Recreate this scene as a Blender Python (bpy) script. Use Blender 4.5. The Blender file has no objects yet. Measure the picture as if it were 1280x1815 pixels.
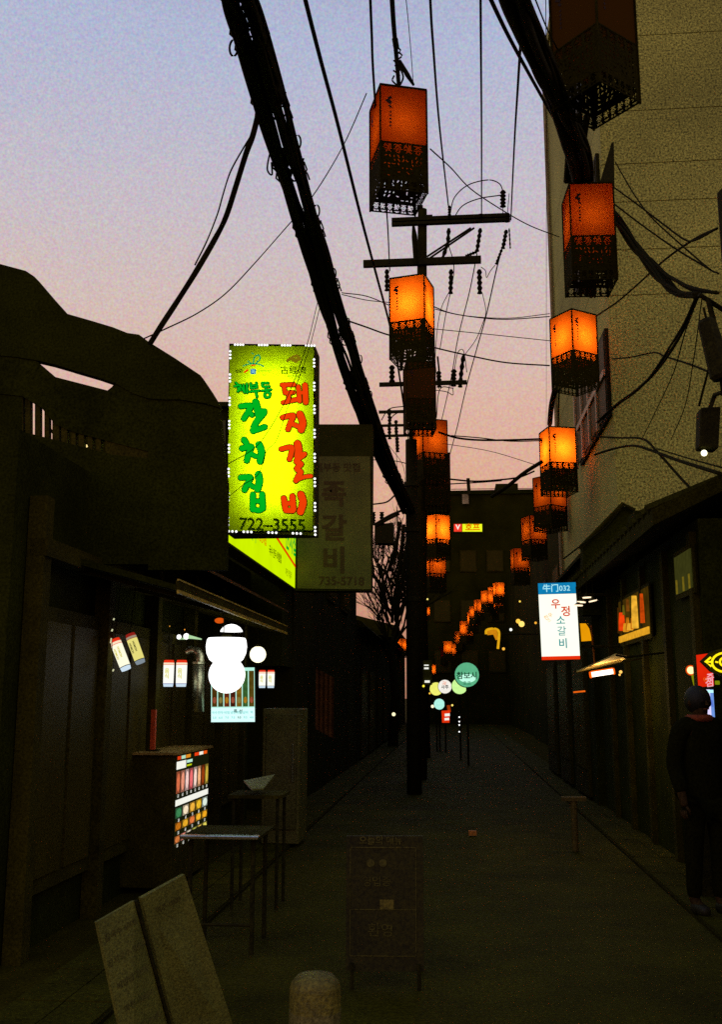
import bpy, bmesh, math, random
from mathutils import Vector, Matrix
random.seed(7)
R = math.radians
sc = bpy.context.scene
col = sc.collection

# ------------------------------------------------------------------ camera, sky, sun, exposure
FPX, CX, CY = 1765.0, 640.0, 907.5
EYE = Vector((0, 0, 1.6))
TILT = math.atan(327.5 / FPX)
YAW = math.atan(160 * math.cos(TILT) / FPX)
cam_d = bpy.data.cameras.new('camera')
cam = bpy.data.objects.new('camera', cam_d); col.objects.link(cam)
cam.location = EYE
cam.rotation_euler = (math.pi / 2 + TILT, 0, YAW)
cam_d.sensor_fit = 'VERTICAL'; cam_d.sensor_height = 36; cam_d.lens = 36 * FPX / 1815
cam_d.clip_start = 0.05; cam_d.clip_end = 2000
sc.camera = cam
sc.view_settings.view_transform = 'Standard'; sc.view_settings.look = 'None'
sc.view_settings.exposure = 0.0; sc.view_settings.gamma = 1.0
sc.view_settings.use_curve_mapping = False
sc.cycles.use_denoising = False
sc.cycles.max_bounces = 5; sc.cycles.diffuse_bounces = 3; sc.cycles.glossy_bounces = 2
sc.cycles.transmission_bounces = 3
sc.cycles.sample_clamp_indirect = 2.0
sc.cycles.use_adaptive_sampling = False
sc.render.film_transparent = False

def ln(c):
    c = c / 255
    return c / 12.92 if c <= .04045 else ((c + .055) / 1.055) ** 2.4
def S(r, g, b): return (ln(r), ln(g), ln(b), 1)

w = bpy.data.worlds.new('World'); sc.world = w; w.use_nodes = True
nt = w.node_tree; nt.nodes.clear()
def N(nt, t, **k):
    n = nt.nodes.new(t)
    for a, b in k.items(): setattr(n, a, b)
    return n
out = N(nt, 'ShaderNodeOutputWorld'); bg = N(nt, 'ShaderNodeBackground'); bg2 = N(nt, 'ShaderNodeBackground')
add = N(nt, 'ShaderNodeAddShader')
sky = N(nt, 'ShaderNodeTexSky', sky_type='NISHITA'); sky.sun_disc = False
sky.sun_elevation = R(1.5); sky.sun_rotation = R(-60)
tc = N(nt, 'ShaderNodeTexCoord'); sx = N(nt, 'ShaderNodeSeparateXYZ'); ramp = N(nt, 'ShaderNodeValToRGB')
nz = N(nt, 'ShaderNodeTexNoise'); nz.inputs['Scale'].default_value = 9; nz.inputs['Detail'].default_value = 15
nz.inputs['Roughness'].default_value = .85
ma = N(nt, 'ShaderNodeMath', operation='MULTIPLY_ADD'); ma.inputs[1].default_value = .10; ma.inputs[2].default_value = -.05
ad = N(nt, 'ShaderNodeMath', operation='ADD')
L = nt.links.new
L(tc.outputs['Generated'], sx.inputs[0]); L(tc.outputs['Generated'], nz.inputs['Vector'])
L(nz.outputs['Fac'], ma.inputs[0]); L(sx.outputs['Z'], ad.inputs[0]); L(ma.outputs[0], ad.inputs[1]); L(ad.outputs[0], ramp.inputs[0])
stops = [(0.0, (176, 122, 100)), (0.09, (204, 148, 122)), (0.2, (221, 170, 144)), (0.29, (219, 179, 163)), (0.38, (209, 188, 183)),
         (0.46, (198, 188, 198)), (0.58, (176, 183, 210)), (0.8, (134, 144, 180)), (1.0, (104, 116, 156))]
el = ramp.color_ramp.elements
el[0].position, el[0].color = stops[0][0], S(*stops[0][1])
el[1].position, el[1].color = stops[-1][0], S(*stops[-1][1])
for p, c in stops[1:-1]:
    e = el.new(p); e.color = S(*c)
# fine grain-like mottle painted into the sky colour over the whole dome
gn = N(nt, 'ShaderNodeTexNoise'); gn.inputs['Scale'].default_value = 420; gn.inputs['Detail'].default_value = 3; gn.inputs['Roughness'].default_value = .7
L(tc.outputs['Generated'], gn.inputs['Vector'])
mxc = N(nt, 'ShaderNodeMix', data_type='RGBA', blend_type='OVERLAY'); mxc.inputs[0].default_value = .55
L(ramp.outputs[0], mxc.inputs[6]); L(gn.outputs['Color'], mxc.inputs[7]); L(mxc.outputs[2], bg.inputs[0]); bg.inputs[1].default_value = 1.0
L(sky.outputs[0], bg2.inputs[0]); bg2.inputs[1].default_value = 0.006
L(bg.outputs[0], add.inputs[0]); L(bg2.outputs[0], add.inputs[1]); L(add.outputs[0], out.inputs[0])

sun_d = bpy.data.lights.new('sun', 'SUN'); sun_d.energy = 0.03; sun_d.angle = R(12); sun_d.color = (1, .78, .6)
sun = bpy.data.objects.new('sun', sun_d); col.objects.link(sun)
sun.rotation_euler = (R(88.5), 0, R(60))

# ------------------------------------------------------------------ helpers
FW = Vector((-math.sin(YAW) * math.cos(TILT), math.cos(YAW) * math.cos(TILT), math.sin(TILT)))
RT = Vector((math.cos(YAW), math.sin(YAW), 0))
UP = Vector((math.sin(YAW) * math.sin(TILT), -math.cos(YAW) * math.sin(TILT), math.cos(TILT)))
def P(px, py, Y):
    """the place at distance Y down the street that is seen in direction (px, py)"""
    d = FW * FPX + RT * (px - CX) + UP * (CY - py)
    return EYE + d * (Y / d.y)

MC = {}
def mat(name, c, rough=.8, var=.35, scale=3.0, metal=0.0, bump=.15, spec=.3, grit=55, grit_amt=.5):
    """plain surface with uneven tone, grime and fine relief"""
    if name in MC: return MC[name]
    m = bpy.data.materials.new(name); m.use_nodes = True; t = m.node_tree; b = t.nodes['Principled BSDF']
    co = N(t, 'ShaderNodeTexCoord'); n1 = N(t, 'ShaderNodeTexNoise'); n1.inputs['Scale'].default_value = scale
    n1.inputs['Detail'].default_value = 8; n1.inputs['Roughness'].default_value = .65
    rp = N(t, 'ShaderNodeValToRGB'); e = rp.color_ramp.elements
    e[0].position, e[1].position = .3, .75
    e[0].color = (c[0] * (1 - var), c[1] * (1 - var), c[2] * (1 - var), 1)
    e[1].color = (min(1, c[0] * (1 + var)), min(1, c[1] * (1 + var)), min(1, c[2] * (1 + var)), 1)
    t.links.new(co.outputs['Object'], n1.inputs['Vector']); t.links.new(n1.outputs['Fac'], rp.inputs[0])
    n3 = N(t, 'ShaderNodeTexNoise'); n3.inputs['Scale'].default_value = grit; n3.inputs['Detail'].default_value = 2; n3.inputs['Roughness'].default_value = .8
    mg = N(t, 'ShaderNodeMix', data_type='RGBA', blend_type='OVERLAY'); mg.inputs[0].default_value = grit_amt
    r3 = N(t, 'ShaderNodeValToRGB'); r3.color_ramp.elements[0].position = .33; r3.color_ramp.elements[1].position = .67
    t.links.new(co.outputs['Object'], n3.inputs['Vector']); t.links.new(n3.outputs['Fac'], r3.inputs[0])
    t.links.new(rp.outputs[0], mg.inputs[6]); t.links.new(r3.outputs[0], mg.inputs[7]); t.links.new(mg.outputs[2], b.inputs['Base Color'])
    n2 = N(t, 'ShaderNodeTexNoise'); n2.inputs['Scale'].default_value = scale * 14; n2.inputs['Detail'].default_value = 5
    bp = N(t, 'ShaderNodeBump'); bp.inputs['Strength'].default_value = bump; bp.inputs['Distance'].default_value = .02
    t.links.new(co.outputs['Object'], n2.inputs['Vector']); t.links.new(n2.outputs['Fac'], bp.inputs['Height'])
    t.links.new(bp.outputs[0], b.inputs['Normal'])
    b.inputs['Roughness'].default_value = rough; b.inputs['Metallic'].default_value = metal
    b.inputs['Specular IOR Level'].default_value = spec
    MC[name] = m; return m
def emit(name, c, s=1.0, mottle=.0, scale=20, cast=False):
    if name in MC: return MC[name]
    m = bpy.data.materials.new(name); m.use_nodes = True; t = m.node_tree; t.nodes.clear()
    o = N(t, 'ShaderNodeOutputMaterial'); e = N(t, 'ShaderNodeEmission'); e.inputs[0].default_value = c; e.inputs[1].default_value = s
    if mottle:
        co = N(t, 'ShaderNodeTexCoord'); n1 = N(t, 'ShaderNodeTexNoise'); n1.inputs['Scale'].default_value = scale
        mm = N(t, 'ShaderNodeMath', operation='MULTIPLY_ADD'); mm.inputs[1].default_value = s * mottle * 2; mm.inputs[2].default_value = s * (1 - mottle)
        t.links.new(co.outputs['Object'], n1.inputs['Vector']); t.links.new(n1.outputs['Fac'], mm.inputs[0]); t.links.new(mm.outputs[0], e.inputs[1])
    t.links.new(e.outputs[0], o.inputs[0]); MC[name] = m; m.cycles.emission_sampling = 'AUTO' if cast else 'NONE'; return m
def translucent(name, c, d=None, frac=.92):
    if name in MC: return MC[name]
    m = bpy.data.materials.new(name); m.use_nodes = True; t = m.node_tree; t.nodes.clear()
    o = N(t, 'ShaderNodeOutputMaterial'); a = N(t, 'ShaderNodeBsdfTranslucent'); b = N(t, 'ShaderNodeBsdfDiffuse'); mx = N(t, 'ShaderNodeMixShader')
    co = N(t, 'ShaderNodeTexCoord'); n1 = N(t, 'ShaderNodeTexNoise'); n1.inputs['Scale'].default_value = 14; n1.inputs['Detail'].default_value = 6
    rp = N(t, 'ShaderNodeValToRGB'); e = rp.color_ramp.elements; e[0].position, e[1].position = .25, .8
    e[0].color = (c[0] * .8, c[1] * .75, c[2] * .7, 1); e[1].color = c
    t.links.new(co.outputs['Object'], n1.inputs['Vector']); t.links.new(n1.outputs['Fac'], rp.inputs[0]); t.links.new(rp.outputs[0], a.inputs[0])
    b.inputs[0].default_value = d or c; mx.inputs[0].default_value = frac
    t.links.new(b.outputs[0], mx.inputs[1]); t.links.new(a.outputs[0], mx.inputs[2]); t.links.new(mx.outputs[0], o.inputs[0])
    MC[name] = m; return m

class MB:
    def __init__(s): s.v = []; s.f = []; s.smooth = False
    def add(s, vs, fs):
        b = len(s.v); s.v += [tuple(v) for v in vs]; s.f += [tuple(i + b for i in f) for f in fs]; return s
    def box(s, c, d, M=None):
        c = Vector(c); x, y, z = d[0] / 2, d[1] / 2, d[2] / 2
        vs = [Vector((i * x, j * y, k * z)) for i in (-1, 1) for j in (-1, 1) for k in (-1, 1)]
        vs = [c + ((M @ v) if M else v) for v in vs]
        return s.add(vs, [(0, 1, 3, 2), (4, 6, 7, 5), (0, 4, 5, 1), (2, 3, 7, 6), (0, 2, 6, 4), (1, 5, 7, 3)])
    def span(s, a, b):
        a = Vector(a); b = Vector(b); return s.box((a + b) / 2, [abs(b[i] - a[i]) for i in range(3)])
    def hull8(s, bot, top):
        n = len(bot)
        return s.add(list(bot) + list(top), [tuple(range(n))[::-1], tuple(range(n, 2 * n))] + [(i, (i + 1) % n, n + (i + 1) % n, n + i) for i in range(n)])
    def prism(s, pts, off):
        off = Vector(off); pts = [Vector(p) for p in pts]; return s.hull8(pts, [p + off for p in pts])
    def tube(s, pts, r, n=6, closed=False):
        pts = [Vector(p) for p in pts]; rs = r if isinstance(r, (list, tuple)) else [r] * len(pts)
        base = []; m = len(pts); ref = None
        for i, p in enumerate(pts):
            t = (pts[min(i + 1, m - 1)] - pts[max(i - 1, 0)])
            if closed: t = pts[(i + 1) % m] - pts[i - 1]
            t.normalize()
            if ref is None: ref = Vector((0, 0, 1)) if abs(t.z) < .9 else Vector((1, 0, 0))
            a = t.cross(ref); a.normalize(); b = t.cross(a); ref = -b if False else ref
            if a.length < .1: a = Vector((1, 0, 0))
            for k in range(n):
                an = 2 * math.pi * k / n
                base.append(p + (a * math.cos(an) + b * math.sin(an)) * rs[i])
        fs = []
        for i in range(m if closed else m - 1):
            j = (i + 1) % m
            for k in range(n): fs.append((i * n + k, i * n + (k + 1) % n, j * n + (k + 1) % n, j * n + k))
        if not closed: fs += [tuple(range(n))[::-1], tuple((m - 1) * n + k for k in range(n))]
        return s.add(base, fs)
    def lathe(s, c, prof, n=16, axis='z'):
        c = Vector(c); vs = []
        for (r, h) in prof:
            for k in range(n):
                a = 2 * math.pi * k / n; x, y = r * math.cos(a), r * math.sin(a)
                vs.append(c + (Vector((x, y, h)) if axis == 'z' else Vector((x, h, y)) if axis == 'y' else Vector((h, x, y))))
        m = len(prof); fs = [(i * n + k, i * n + (k + 1) % n, (i + 1) * n + (k + 1) % n, (i + 1) * n + k) for i in range(m - 1) for k in range(n)]
        fs += [tuple(range(n))[::-1], tuple((m - 1) * n + k for k in range(n))]
        return s.add(vs, fs)
    def ball(s, c, r, n=16, sz=1.0):
        return s.lathe(c, [(max(.0005, r * math.sin(math.pi * i / n)), -r * sz * math.cos(math.pi * i / n)) for i in range(n + 1)], n)
    def build(s, name, m, parent=None, smooth=False, bevel=0):
        me = bpy.data.meshes.new(name); me.from_pydata(s.v, [], s.f); me.update()
        bm = bmesh.new(); bm.from_mesh(me); bmesh.ops.recalc_face_normals(bm, faces=bm.faces)
        if bevel: bmesh.ops.bevel(bm, geom=[e for e in bm.edges], offset=bevel, segments=1, affect='EDGES')
        bm.to_mesh(me); bm.free()
        if m: me.materials.append(m)
        if smooth:
            for p in me.polygons: p.use_smooth = True
        o = bpy.data.objects.new(name, me); col.objects.link(o)
        if parent is not None: attach(o, parent)
        return o
def attach(o, parent):
    o.parent = parent
    M = Matrix.Identity(4); q = parent; chain = []
    while q is not None: chain.append(q); q = q.parent
    for q in reversed(chain): M = M @ (q.matrix_parent_inverse @ q.matrix_basis)
    o.matrix_parent_inverse = M.inverted()
def tag(o, label, cat, group=None, kind=None):
    o['label'] = label; o['category'] = cat
    if group: o['group'] = group
    if kind: o['kind'] = kind
    return o
def thing(name, loc, label, cat, group=None, rz=0):
    o = bpy.data.objects.new(name, None); col.objects.link(o); o.location = loc; o.rotation_euler = (0, 0, rz)
    o.empty_display_size = .2
    return tag(o, label, cat, group)
def structure(o): o['kind'] = 'structure'; return o
def stuff(o): o['kind'] = 'stuff'; return o
def smooth_path(pts, k=6):
    pts = [Vector(p) for p in pts]
    if len(pts) < 3: return pts
    q = [pts[0] * 2 - pts[1]] + pts + [pts[-1] * 2 - pts[-2]]; res = []
    for i in range(1, len(q) - 2):
        for j in range(k):
            t = j / k; a, b, c, d = q[i - 1], q[i], q[i + 1], q[i + 2]
            res.append(.5 * ((2 * b) + (c - a) * t + (2 * a - 5 * b + 4 * c - d) * t * t + (3 * b - a - 3 * c + d) * t ** 3))
    res.append(pts[-1]); return res
TX = {}
def text_mesh(body, size=1.0, offset=0.0):
    key = (body, size, offset)
    if key in TX: return TX[key]
    cu = bpy.data.curves.new('lettering', 'FONT'); cu.body = body; cu.size = size; cu.offset = offset
    cu.align_x = 'CENTER'; cu.align_y = 'CENTER'; cu.resolution_u = 3; cu.fill_mode = 'FRONT'
    o = bpy.data.objects.new('lettering', cu); col.objects.link(o)
    dg = bpy.context.evaluated_depsgraph_get(); dg.update()
    me = bpy.data.meshes.new_from_object(o.evaluated_get(dg)); bpy.data.objects.remove(o)
    TX[key] = me; return me
class Face:
    """a flat face of a sign: o = its top left corner, u and v = its edges to the right and down"""
    def __init__(s, o, u, v, parent):
        s.o = Vector(o); s.u = Vector(u); s.v = Vector(v); s.n = s.v.cross(s.u).normalized(); s.parent = parent; s.W = s.u.length; s.H = s.v.length; s.k = 0
    def at(s, a, b, z=.004): return s.o + s.u * a + s.v * b + s.n * z
    def rect(s, a0, b0, a1, b1, m, name, z=.004):
        mb = MB(); mb.add([s.at(a0, b0, z), s.at(a1, b0, z), s.at(a1, b1, z), s.at(a0, b1, z)], [(0, 1, 2, 3)])
        return mb.build(name, m, s.parent)
    def poly(s, pts, m, name, z=.004):
        mb = MB(); mb.add([s.at(a, b, z) for a, b in pts], [tuple(range(len(pts)))]); return mb.build(name, m, s.parent)
    def discs(s, cs, rx, m, name, z=.004, n=14, ry=None):
        mb = MB(); ry = rx if ry is None else ry
        for k, (a, b) in enumerate(cs):
            mb.add([s.at(a, b, z) + s.u.normalized() * rx * math.cos(2 * math.pi * i / n) - s.v.normalized() * ry * math.sin(2 * math.pi * i / n) for i in range(n)], [tuple(range(n))])
        return mb.build(name, m, s.parent)
    def text(s, body, a, b, h, m, name='lettering', z=.006, bold=0.0, wx=1.0, rot=0):
        me0 = text_mesh(body, 1.0, bold); un = s.u.normalized(); vn = -s.v.normalized(); c = s.at(a, b, z); ca, sa = math.cos(rot), math.sin(rot)
        mb = MB()
        mb.add([c + un * ((v.co.x * wx * ca - v.co.y * sa) * h) + vn * ((v.co.x * wx * sa + v.co.y * ca) * h) for v in me0.vertices], [tuple(p.vertices) for p in me0.polygons])
        return mb.build(name, m, s.parent)
    def strokes(s, lines, m, name, grow=0.0, z=.006):
        """lines: [(points, radius)] in face fractions and metres; brush strokes with round ends"""
        mb = MB(); q = 0; un = s.u.normalized(); vn = s.v.normalized()
        for pts, r in lines:
            pp = [s.at(a, b, 0) for a, b in pts]
            if len(pp) > 2: pp = smooth_path(pp, 4)
            rr = r + grow
            for i, p in enumerate(pp):
                q += 1; zz = s.n * (z + q * .00004)
                mb.add([p + zz + un * rr * math.cos(2 * math.pi * k / 10) + vn * rr * math.sin(2 * math.pi * k / 10) for k in range(10)], [tuple(range(10))])
                if i:
                    a = pp[i - 1]; d = (p - a)
                    if d.length < 1e-6: continue
                    d.normalize(); nn = d.cross(s.n) * rr; q += 1; zz = s.n * (z + q * .00004)
                    mb.add([a + nn + zz, p + nn + zz, p - nn + zz, a - nn + zz], [(0, 1, 2, 3)])
        return mb.build(name, m, s.parent)
def lamp(name, loc, power, c, parent, r=.03):
    d = bpy.data.lights.new(name, 'POINT'); d.energy = power; d.color = c; d.shadow_soft_size = r
    o = bpy.data.objects.new(name, d); col.objects.link(o); o.location = loc
    if parent is not None: attach(o, parent)
    return o

# ------------------------------------------------------------------ materials
M_black = mat('cable rubber', (.016, .014, .002), .9, .3, 20, spec=.04)
M_iron = mat('dark iron', (.022, .02, .003), .8, .4, 12, spec=.08)
M_conc = mat('pole concrete', (.026, .022, .002), .95, .35, 5, spec=.03)
M_road = mat('asphalt', (.043, .038, .0012), .75, .45, 1.3, bump=.5, spec=.04)
M_slabs = mat('pavement stone', (.043, .039, .0016), .8, .4, 2.2, bump=.4, spec=.04)
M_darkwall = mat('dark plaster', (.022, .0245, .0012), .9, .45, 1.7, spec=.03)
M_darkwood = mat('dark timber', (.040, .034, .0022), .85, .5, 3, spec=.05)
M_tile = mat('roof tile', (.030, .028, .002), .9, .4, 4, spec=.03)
M_wallR = mat('beige render', (.34, .34, .07), .9, .3, .5, bump=.25, grit=30, grit_amt=.85)
M_groove = mat('wall joint', (.2, .17, .03), .9, .1, 2)
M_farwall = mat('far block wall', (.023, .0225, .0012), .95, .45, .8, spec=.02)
M_glass = mat('window glass', (.05, .04, .004), .5, .2, 2, spec=.03, bump=.02)
M_frame = mat('window frame', (.3, .24, .12), .5, .2, 4)
M_steel = mat('brushed steel', (.35, .36, .22), .35, .3, 9, metal=.9)
M_boxside = mat('sign casing', (.032, .032, .003), .8, .3, 5, spec=.05)
M_paper = translucent('lantern paper', (1.0, .145, .004, 1), (.25, .06, .008, 1), .93)
M_paper_off = translucent('unlit lantern paper', (.12, .035, .004, 1), (.10, .045, .006, 1), .5)
M_fret = mat('lantern fretwork', (.02, .017, .001), .95, .3, 9, spec=.02)
M_ink = mat('lantern ink', (.02, .006, .001), .9, .2, 9)
W1 = emit('white light', (1, 1, .98, 1), 1.6)
W2 = emit('soft white light', S(244, 244, 232), 1.0, .08)

# ------------------------------------------------------------------ the ground
g = MB().add([(-400, -60, 0), (400, -60, 0), (400, 900, 0), (-400, 900, 0)], [(0, 1, 2, 3)]).build('ground', mat('bare ground', (.04, .032, .002), .95, spec=.02))
structure(g)
rd = MB()
nx, ny = 10, 70
for i in range(nx + 1):
    for j in range(ny + 1):
        x = -1.75 + 3.5 * i / nx; y = -4 + 100 * j / ny
        rd.v.append((x, y, .012 + .012 * (1 - abs(x) / 1.75) + .003 * math.sin(x * 3.1 + y * .7) * math.cos(y * 1.3)))
for i in range(nx):
    for j in range(ny):
        a = i * (ny + 1) + j; rd.f.append((a, a + ny + 1, a + ny + 2, a + 1))
structure(rd.build('road', M_road, smooth=True))
for sgn, nm in ((-1, 'left'), (1, 'right')):
    x0, x1 = (1.76, 2.3) if sgn > 0 else (-2.3, -1.76)
    pv = MB().span((x0, -4, 0), (x1, 60, .03)).build('pavement', M_slabs); structure(pv)
    k = 0
    for j in range(46):
        for i in range(2):
            a = x0 + .27 * i
            s_ = MB().span((a + .005, 3 + j * .3, .03), (a + .265, 3.29 + j * .3, .042 + .006 * random.random())).build('paving_slab', M_slabs, pv)
kb = MB().span((-1.765, -4, 0), (-1.745, 60, .034)).build('kerb', M_conc); structure(kb)
kb = MB().span((1.745, -4, 0), (1.765, 60, .034)).build('kerb', M_conc); structure(kb)
# ------------------------------------------------------------------ left: near building with open roof frame
lb = thing('eatery_building', (-4.2, 9, 0), 'dark low eatery with open roof frame and skylight gap behind the green lightbox', 'building')
def wallbox(a, b, name, m, parent, bevel=0): return MB().span(a, b).build(name, m, parent, bevel=bevel)
# street front, set back under the canopy
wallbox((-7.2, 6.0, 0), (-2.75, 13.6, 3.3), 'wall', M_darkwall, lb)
# roof screen: a solid sheet wall with a long gap and a slatted part
Ys = 7.2
def sp(px, py, y=Ys): return P(px, py, y)
up = [(-60, 455), (0, 468), (45, 480), (60, 490), (90, 525), (118, 556), (160, 568), (200, 580), (225, 590), (246, 593), (262, 605), (310, 635), (355, 665), (372, 690), (388, 716)]
lo = [(-60, 632), (0, 630), (30, 633), (62, 638), (97, 646), (132, 657), (170, 668), (205, 680), (235, 697), (262, 706), (290, 708), (320, 708), (345, 712), (365, 715), (388, 722)]
mb = MB()
for i in range(len(up) - 1):
    mb.hull8([sp(*up[i]), sp(*up[i + 1]), sp(*lo[i + 1]), sp(*lo[i])], [sp(*up[i]) + Vector((0, .1, 0)), sp(*up[i + 1]) + Vector((0, .1, 0)), sp(*lo[i + 1]) + Vector((0, .1, 0)), sp(*lo[i]) + Vector((0, .1, 0))])
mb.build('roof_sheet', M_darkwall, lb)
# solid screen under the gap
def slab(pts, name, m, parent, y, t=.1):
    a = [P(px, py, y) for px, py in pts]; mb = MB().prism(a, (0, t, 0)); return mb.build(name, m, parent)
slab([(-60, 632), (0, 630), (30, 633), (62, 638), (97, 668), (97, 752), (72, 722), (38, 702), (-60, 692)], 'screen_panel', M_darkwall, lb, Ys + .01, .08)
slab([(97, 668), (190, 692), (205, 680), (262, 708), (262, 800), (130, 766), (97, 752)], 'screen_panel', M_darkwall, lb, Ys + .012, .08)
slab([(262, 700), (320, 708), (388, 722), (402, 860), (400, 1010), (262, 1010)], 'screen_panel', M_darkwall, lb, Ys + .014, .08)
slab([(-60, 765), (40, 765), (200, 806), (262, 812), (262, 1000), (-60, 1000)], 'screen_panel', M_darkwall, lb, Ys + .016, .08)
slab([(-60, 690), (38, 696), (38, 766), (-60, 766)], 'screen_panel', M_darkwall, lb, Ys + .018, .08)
MB().tube([P(62, 640, Ys + .04), P(205, 681, Ys + .04)], .006).build('gap_rail', M_iron, lb)
MB().tube([P(196, 690, Ys + .04), P(206, 678, Ys + .04)], .006).build('gap_rail', M_iron, lb)
# slats with light between them
xs = [(38, 40), (44, 53), (61, 70), (78, 86), (92, 104), (108, 118), (126, 133), (139, 148), (155, 163), (170, 178), (186, 262)]
for i, (a, b) in enumerate(xs):
    t0 = 697 + (a - 38) * .38; t1 = 697 + (b - 38) * .38
    s0 = 765 + (a - 38) * .27; s1 = 765 + (b - 38) * .27
    slab([(a, t0), (b, t1), (b, s1 + 2), (a, s0 + 2)], 'slat', M_darkwood, lb, Ys + .02, .05)
MB().tube([P(82, 752, Ys + .06), P(100, 776, Ys + .06)], .01).build('slat_rail', M_iron, lb)
# lamp glint seen through the slats
ba = MB().tube([P(143, 794, 8.2), P(154, 790, 8.2)], .012).build('tube_lamp', emit('warm tube', S(255, 225, 150), 1.2)); tag(ba, 'tiny warm tube lamp glinting low behind the roof slats', 'lamp')
bk = thing('rear_block', (-5, 12, 0), 'dim flat-roofed block rising just left of the green lightbox', 'building')
slab([(367, 716), (500, 716), (500, 1180), (367, 1180)], 'wall', M_darkwall, bk, 13.7, 2.5)
slab([(96, 738), (368, 738), (368, 1150), (96, 1150)], 'wing_wall', M_farwall, bk, 13.75, 2.2)
for yy in (745, 880):
    slab([(368, yy), (399, yy), (399, yy + 105), (368, yy + 105)], 'pane', mat('dim pane', (.075, .07, .012), .7), bk, 13.66, .03)
slab([(363, 712), (500, 712), (500, 720), (363, 720)], 'parapet', M_darkwall, bk, 13.6, 2.7)

# shop front: timber posts, glass doors, shelves under the canopy
XF = -2.72
for y in (6.2, 7.5, 8.8, 10.1, 11.4, 12.7): wallbox((XF - .02, y, 0), (XF + .1, y + .12, 2.9), 'post', M_darkwood, lb)
for y in (6.32, 7.62, 8.92, 10.22, 11.52):
    f = wallbox((XF - .01, y, .35), (XF + .03, y + 1.18, 2.2), 'window', M_darkwood, lb)
    MB().span((XF + .03, y + .07, .45), (XF + .045, y + .56, 2.1)).build('pane', M_glass, f)
    MB().span((XF + .03, y + .63, .45), (XF + .045, y + 1.11, 2.1)).build('pane', M_glass, f)
wallbox((XF, 6.2, 2.5), (XF + .12, 12.82, 2.62), 'beam', M_darkwood, lb)

# canopy over the shop front
cn = thing('shop_canopy', (-2.2, 9.5, 2.3), 'long dark street canopy above the globe lamps of the eatery', 'awning')
xo = -1.9
mb = MB(); mb.prism([(XF, 6.8, 2.55), (xo, 6.8, 2.33), (xo, 6.8, 2.37), (XF, 6.8, 2.60)], (0, 4.7, 0)); mb.build('roof_sheet', M_darkwall, cn)
tr = mat('lit edge trim', (.42, .3, .03), .45, .4, 6)  # lamp glow along the canopy edges put into the trim's yellow
MB().span((xo, 6.8, 2.31), (xo + .018, 11.5, 2.335)).build('edge_trim', tr, cn)
MB().span((xo, 6.8, 2.40), (xo + .015, 11.5, 2.412)).build('edge_trim', tr, cn)
MB().span((xo - .01, 6.8, 2.335), (xo + .008, 11.5, 2.40)).build('fascia', M_darkwood, cn)
for y in (7.0, 8.2, 9.4, 10.6, 11.3):
    mb = MB(); mb.prism([(XF, y, 2.50), (xo, y, 2.29), (xo, y, 2.325), (XF, y, 2.545)], (0, .05, 0)); mb.build('rafter', M_darkwood, cn)
# upper slatted eave, below the wall sign
ev = thing('upper_eave', (-2.5, 10, 2.9), 'brown tiled eave strip between the slanted yellow sign and the canopy', 'roof')
for k in range(5):
    mb = MB(); mb.prism([(-2.75 + k * .1, 7.6, 3.02 - k * .055), (-2.62 + k * .1, 7.6, 2.96 - k * .055), (-2.62 + k * .1, 7.6, 2.985 - k * .055), (-2.75 + k * .1, 7.6, 3.045 - k * .055)], (0, 6, 0))
    mb.build('board', mat('eave board', (.09, .045, .005), .8, .5, 4), ev)

# ------------------------------------------------------------------ left: long lit wall sign
ws = thing('wall_sign', (-2.3, 11.8, 3.3), 'slanted yellow-green lit wall sign below the tall lightbox', 'sign')
XS = -2.2
MB().span((XS - .18, 9.6, 3.1), (XS, 14.05, 3.95)).build('casing', M_boxside, ws)
F = Face((XS + .004, 9.62, 3.93), (0, 4.41, 0), (0, 0, -.81), ws)
yel = emit('yellow lit panel', S(205, 240, 0), 1.0, .12, 3, cast=True)
F.rect(0, 0, 1, 1, yel, 'lit_panel', .002)
F.n = Vector((1, 0, 0))
rd_ = emit('red print', S(225, 60, 0), 1.0); gr_ = emit('green print', S(0, 165, 40), 1.0); dk_ = emit('dark print', S(35, 45, 0), 1.0)
F.strokes([([(.42, .28), (1.0, .62)], .022)], rd_, 'underline', z=.006)
F.text('체부동잔치집', .40, .62, .12, rd_, bold=.02)
F.text('국수 만두 비빔밥', .62, .70, .13, dk_, bold=.02)
F.text('순대국', .27, .66, .2, gr_, bold=.02)
F.text('돼지갈비', .14, .66, .12, dk_, bold=.02)
F.text('파전 막걸리', .86, .84, .11, dk_)
F.text('잔치집', .90, .28, .34, gr_, bold=.03)

# ------------------------------------------------------------------ the tall green lightbox
D0 = 9.0
TL, TRc, BL, BR = P(406, 609, D0), P(558, 611, D0), P(401, 945, D0), P(556, 943, D0)
gs = thing('lightbox_sign', (TL + BR) / 2, 'tall yellow-green lightbox with green and red brush lettering and white bulbs', 'sign')
dep = Vector((0, .34, 0))
mb = MB(); fr = .016
mb.hull8([TL, TRc, BR, BL], [p + dep for p in (TL, TRc, BR, BL)])
ux = (TRc - TL).normalized(); uy = (BL - TL).normalized()
inner = MB()
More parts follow.
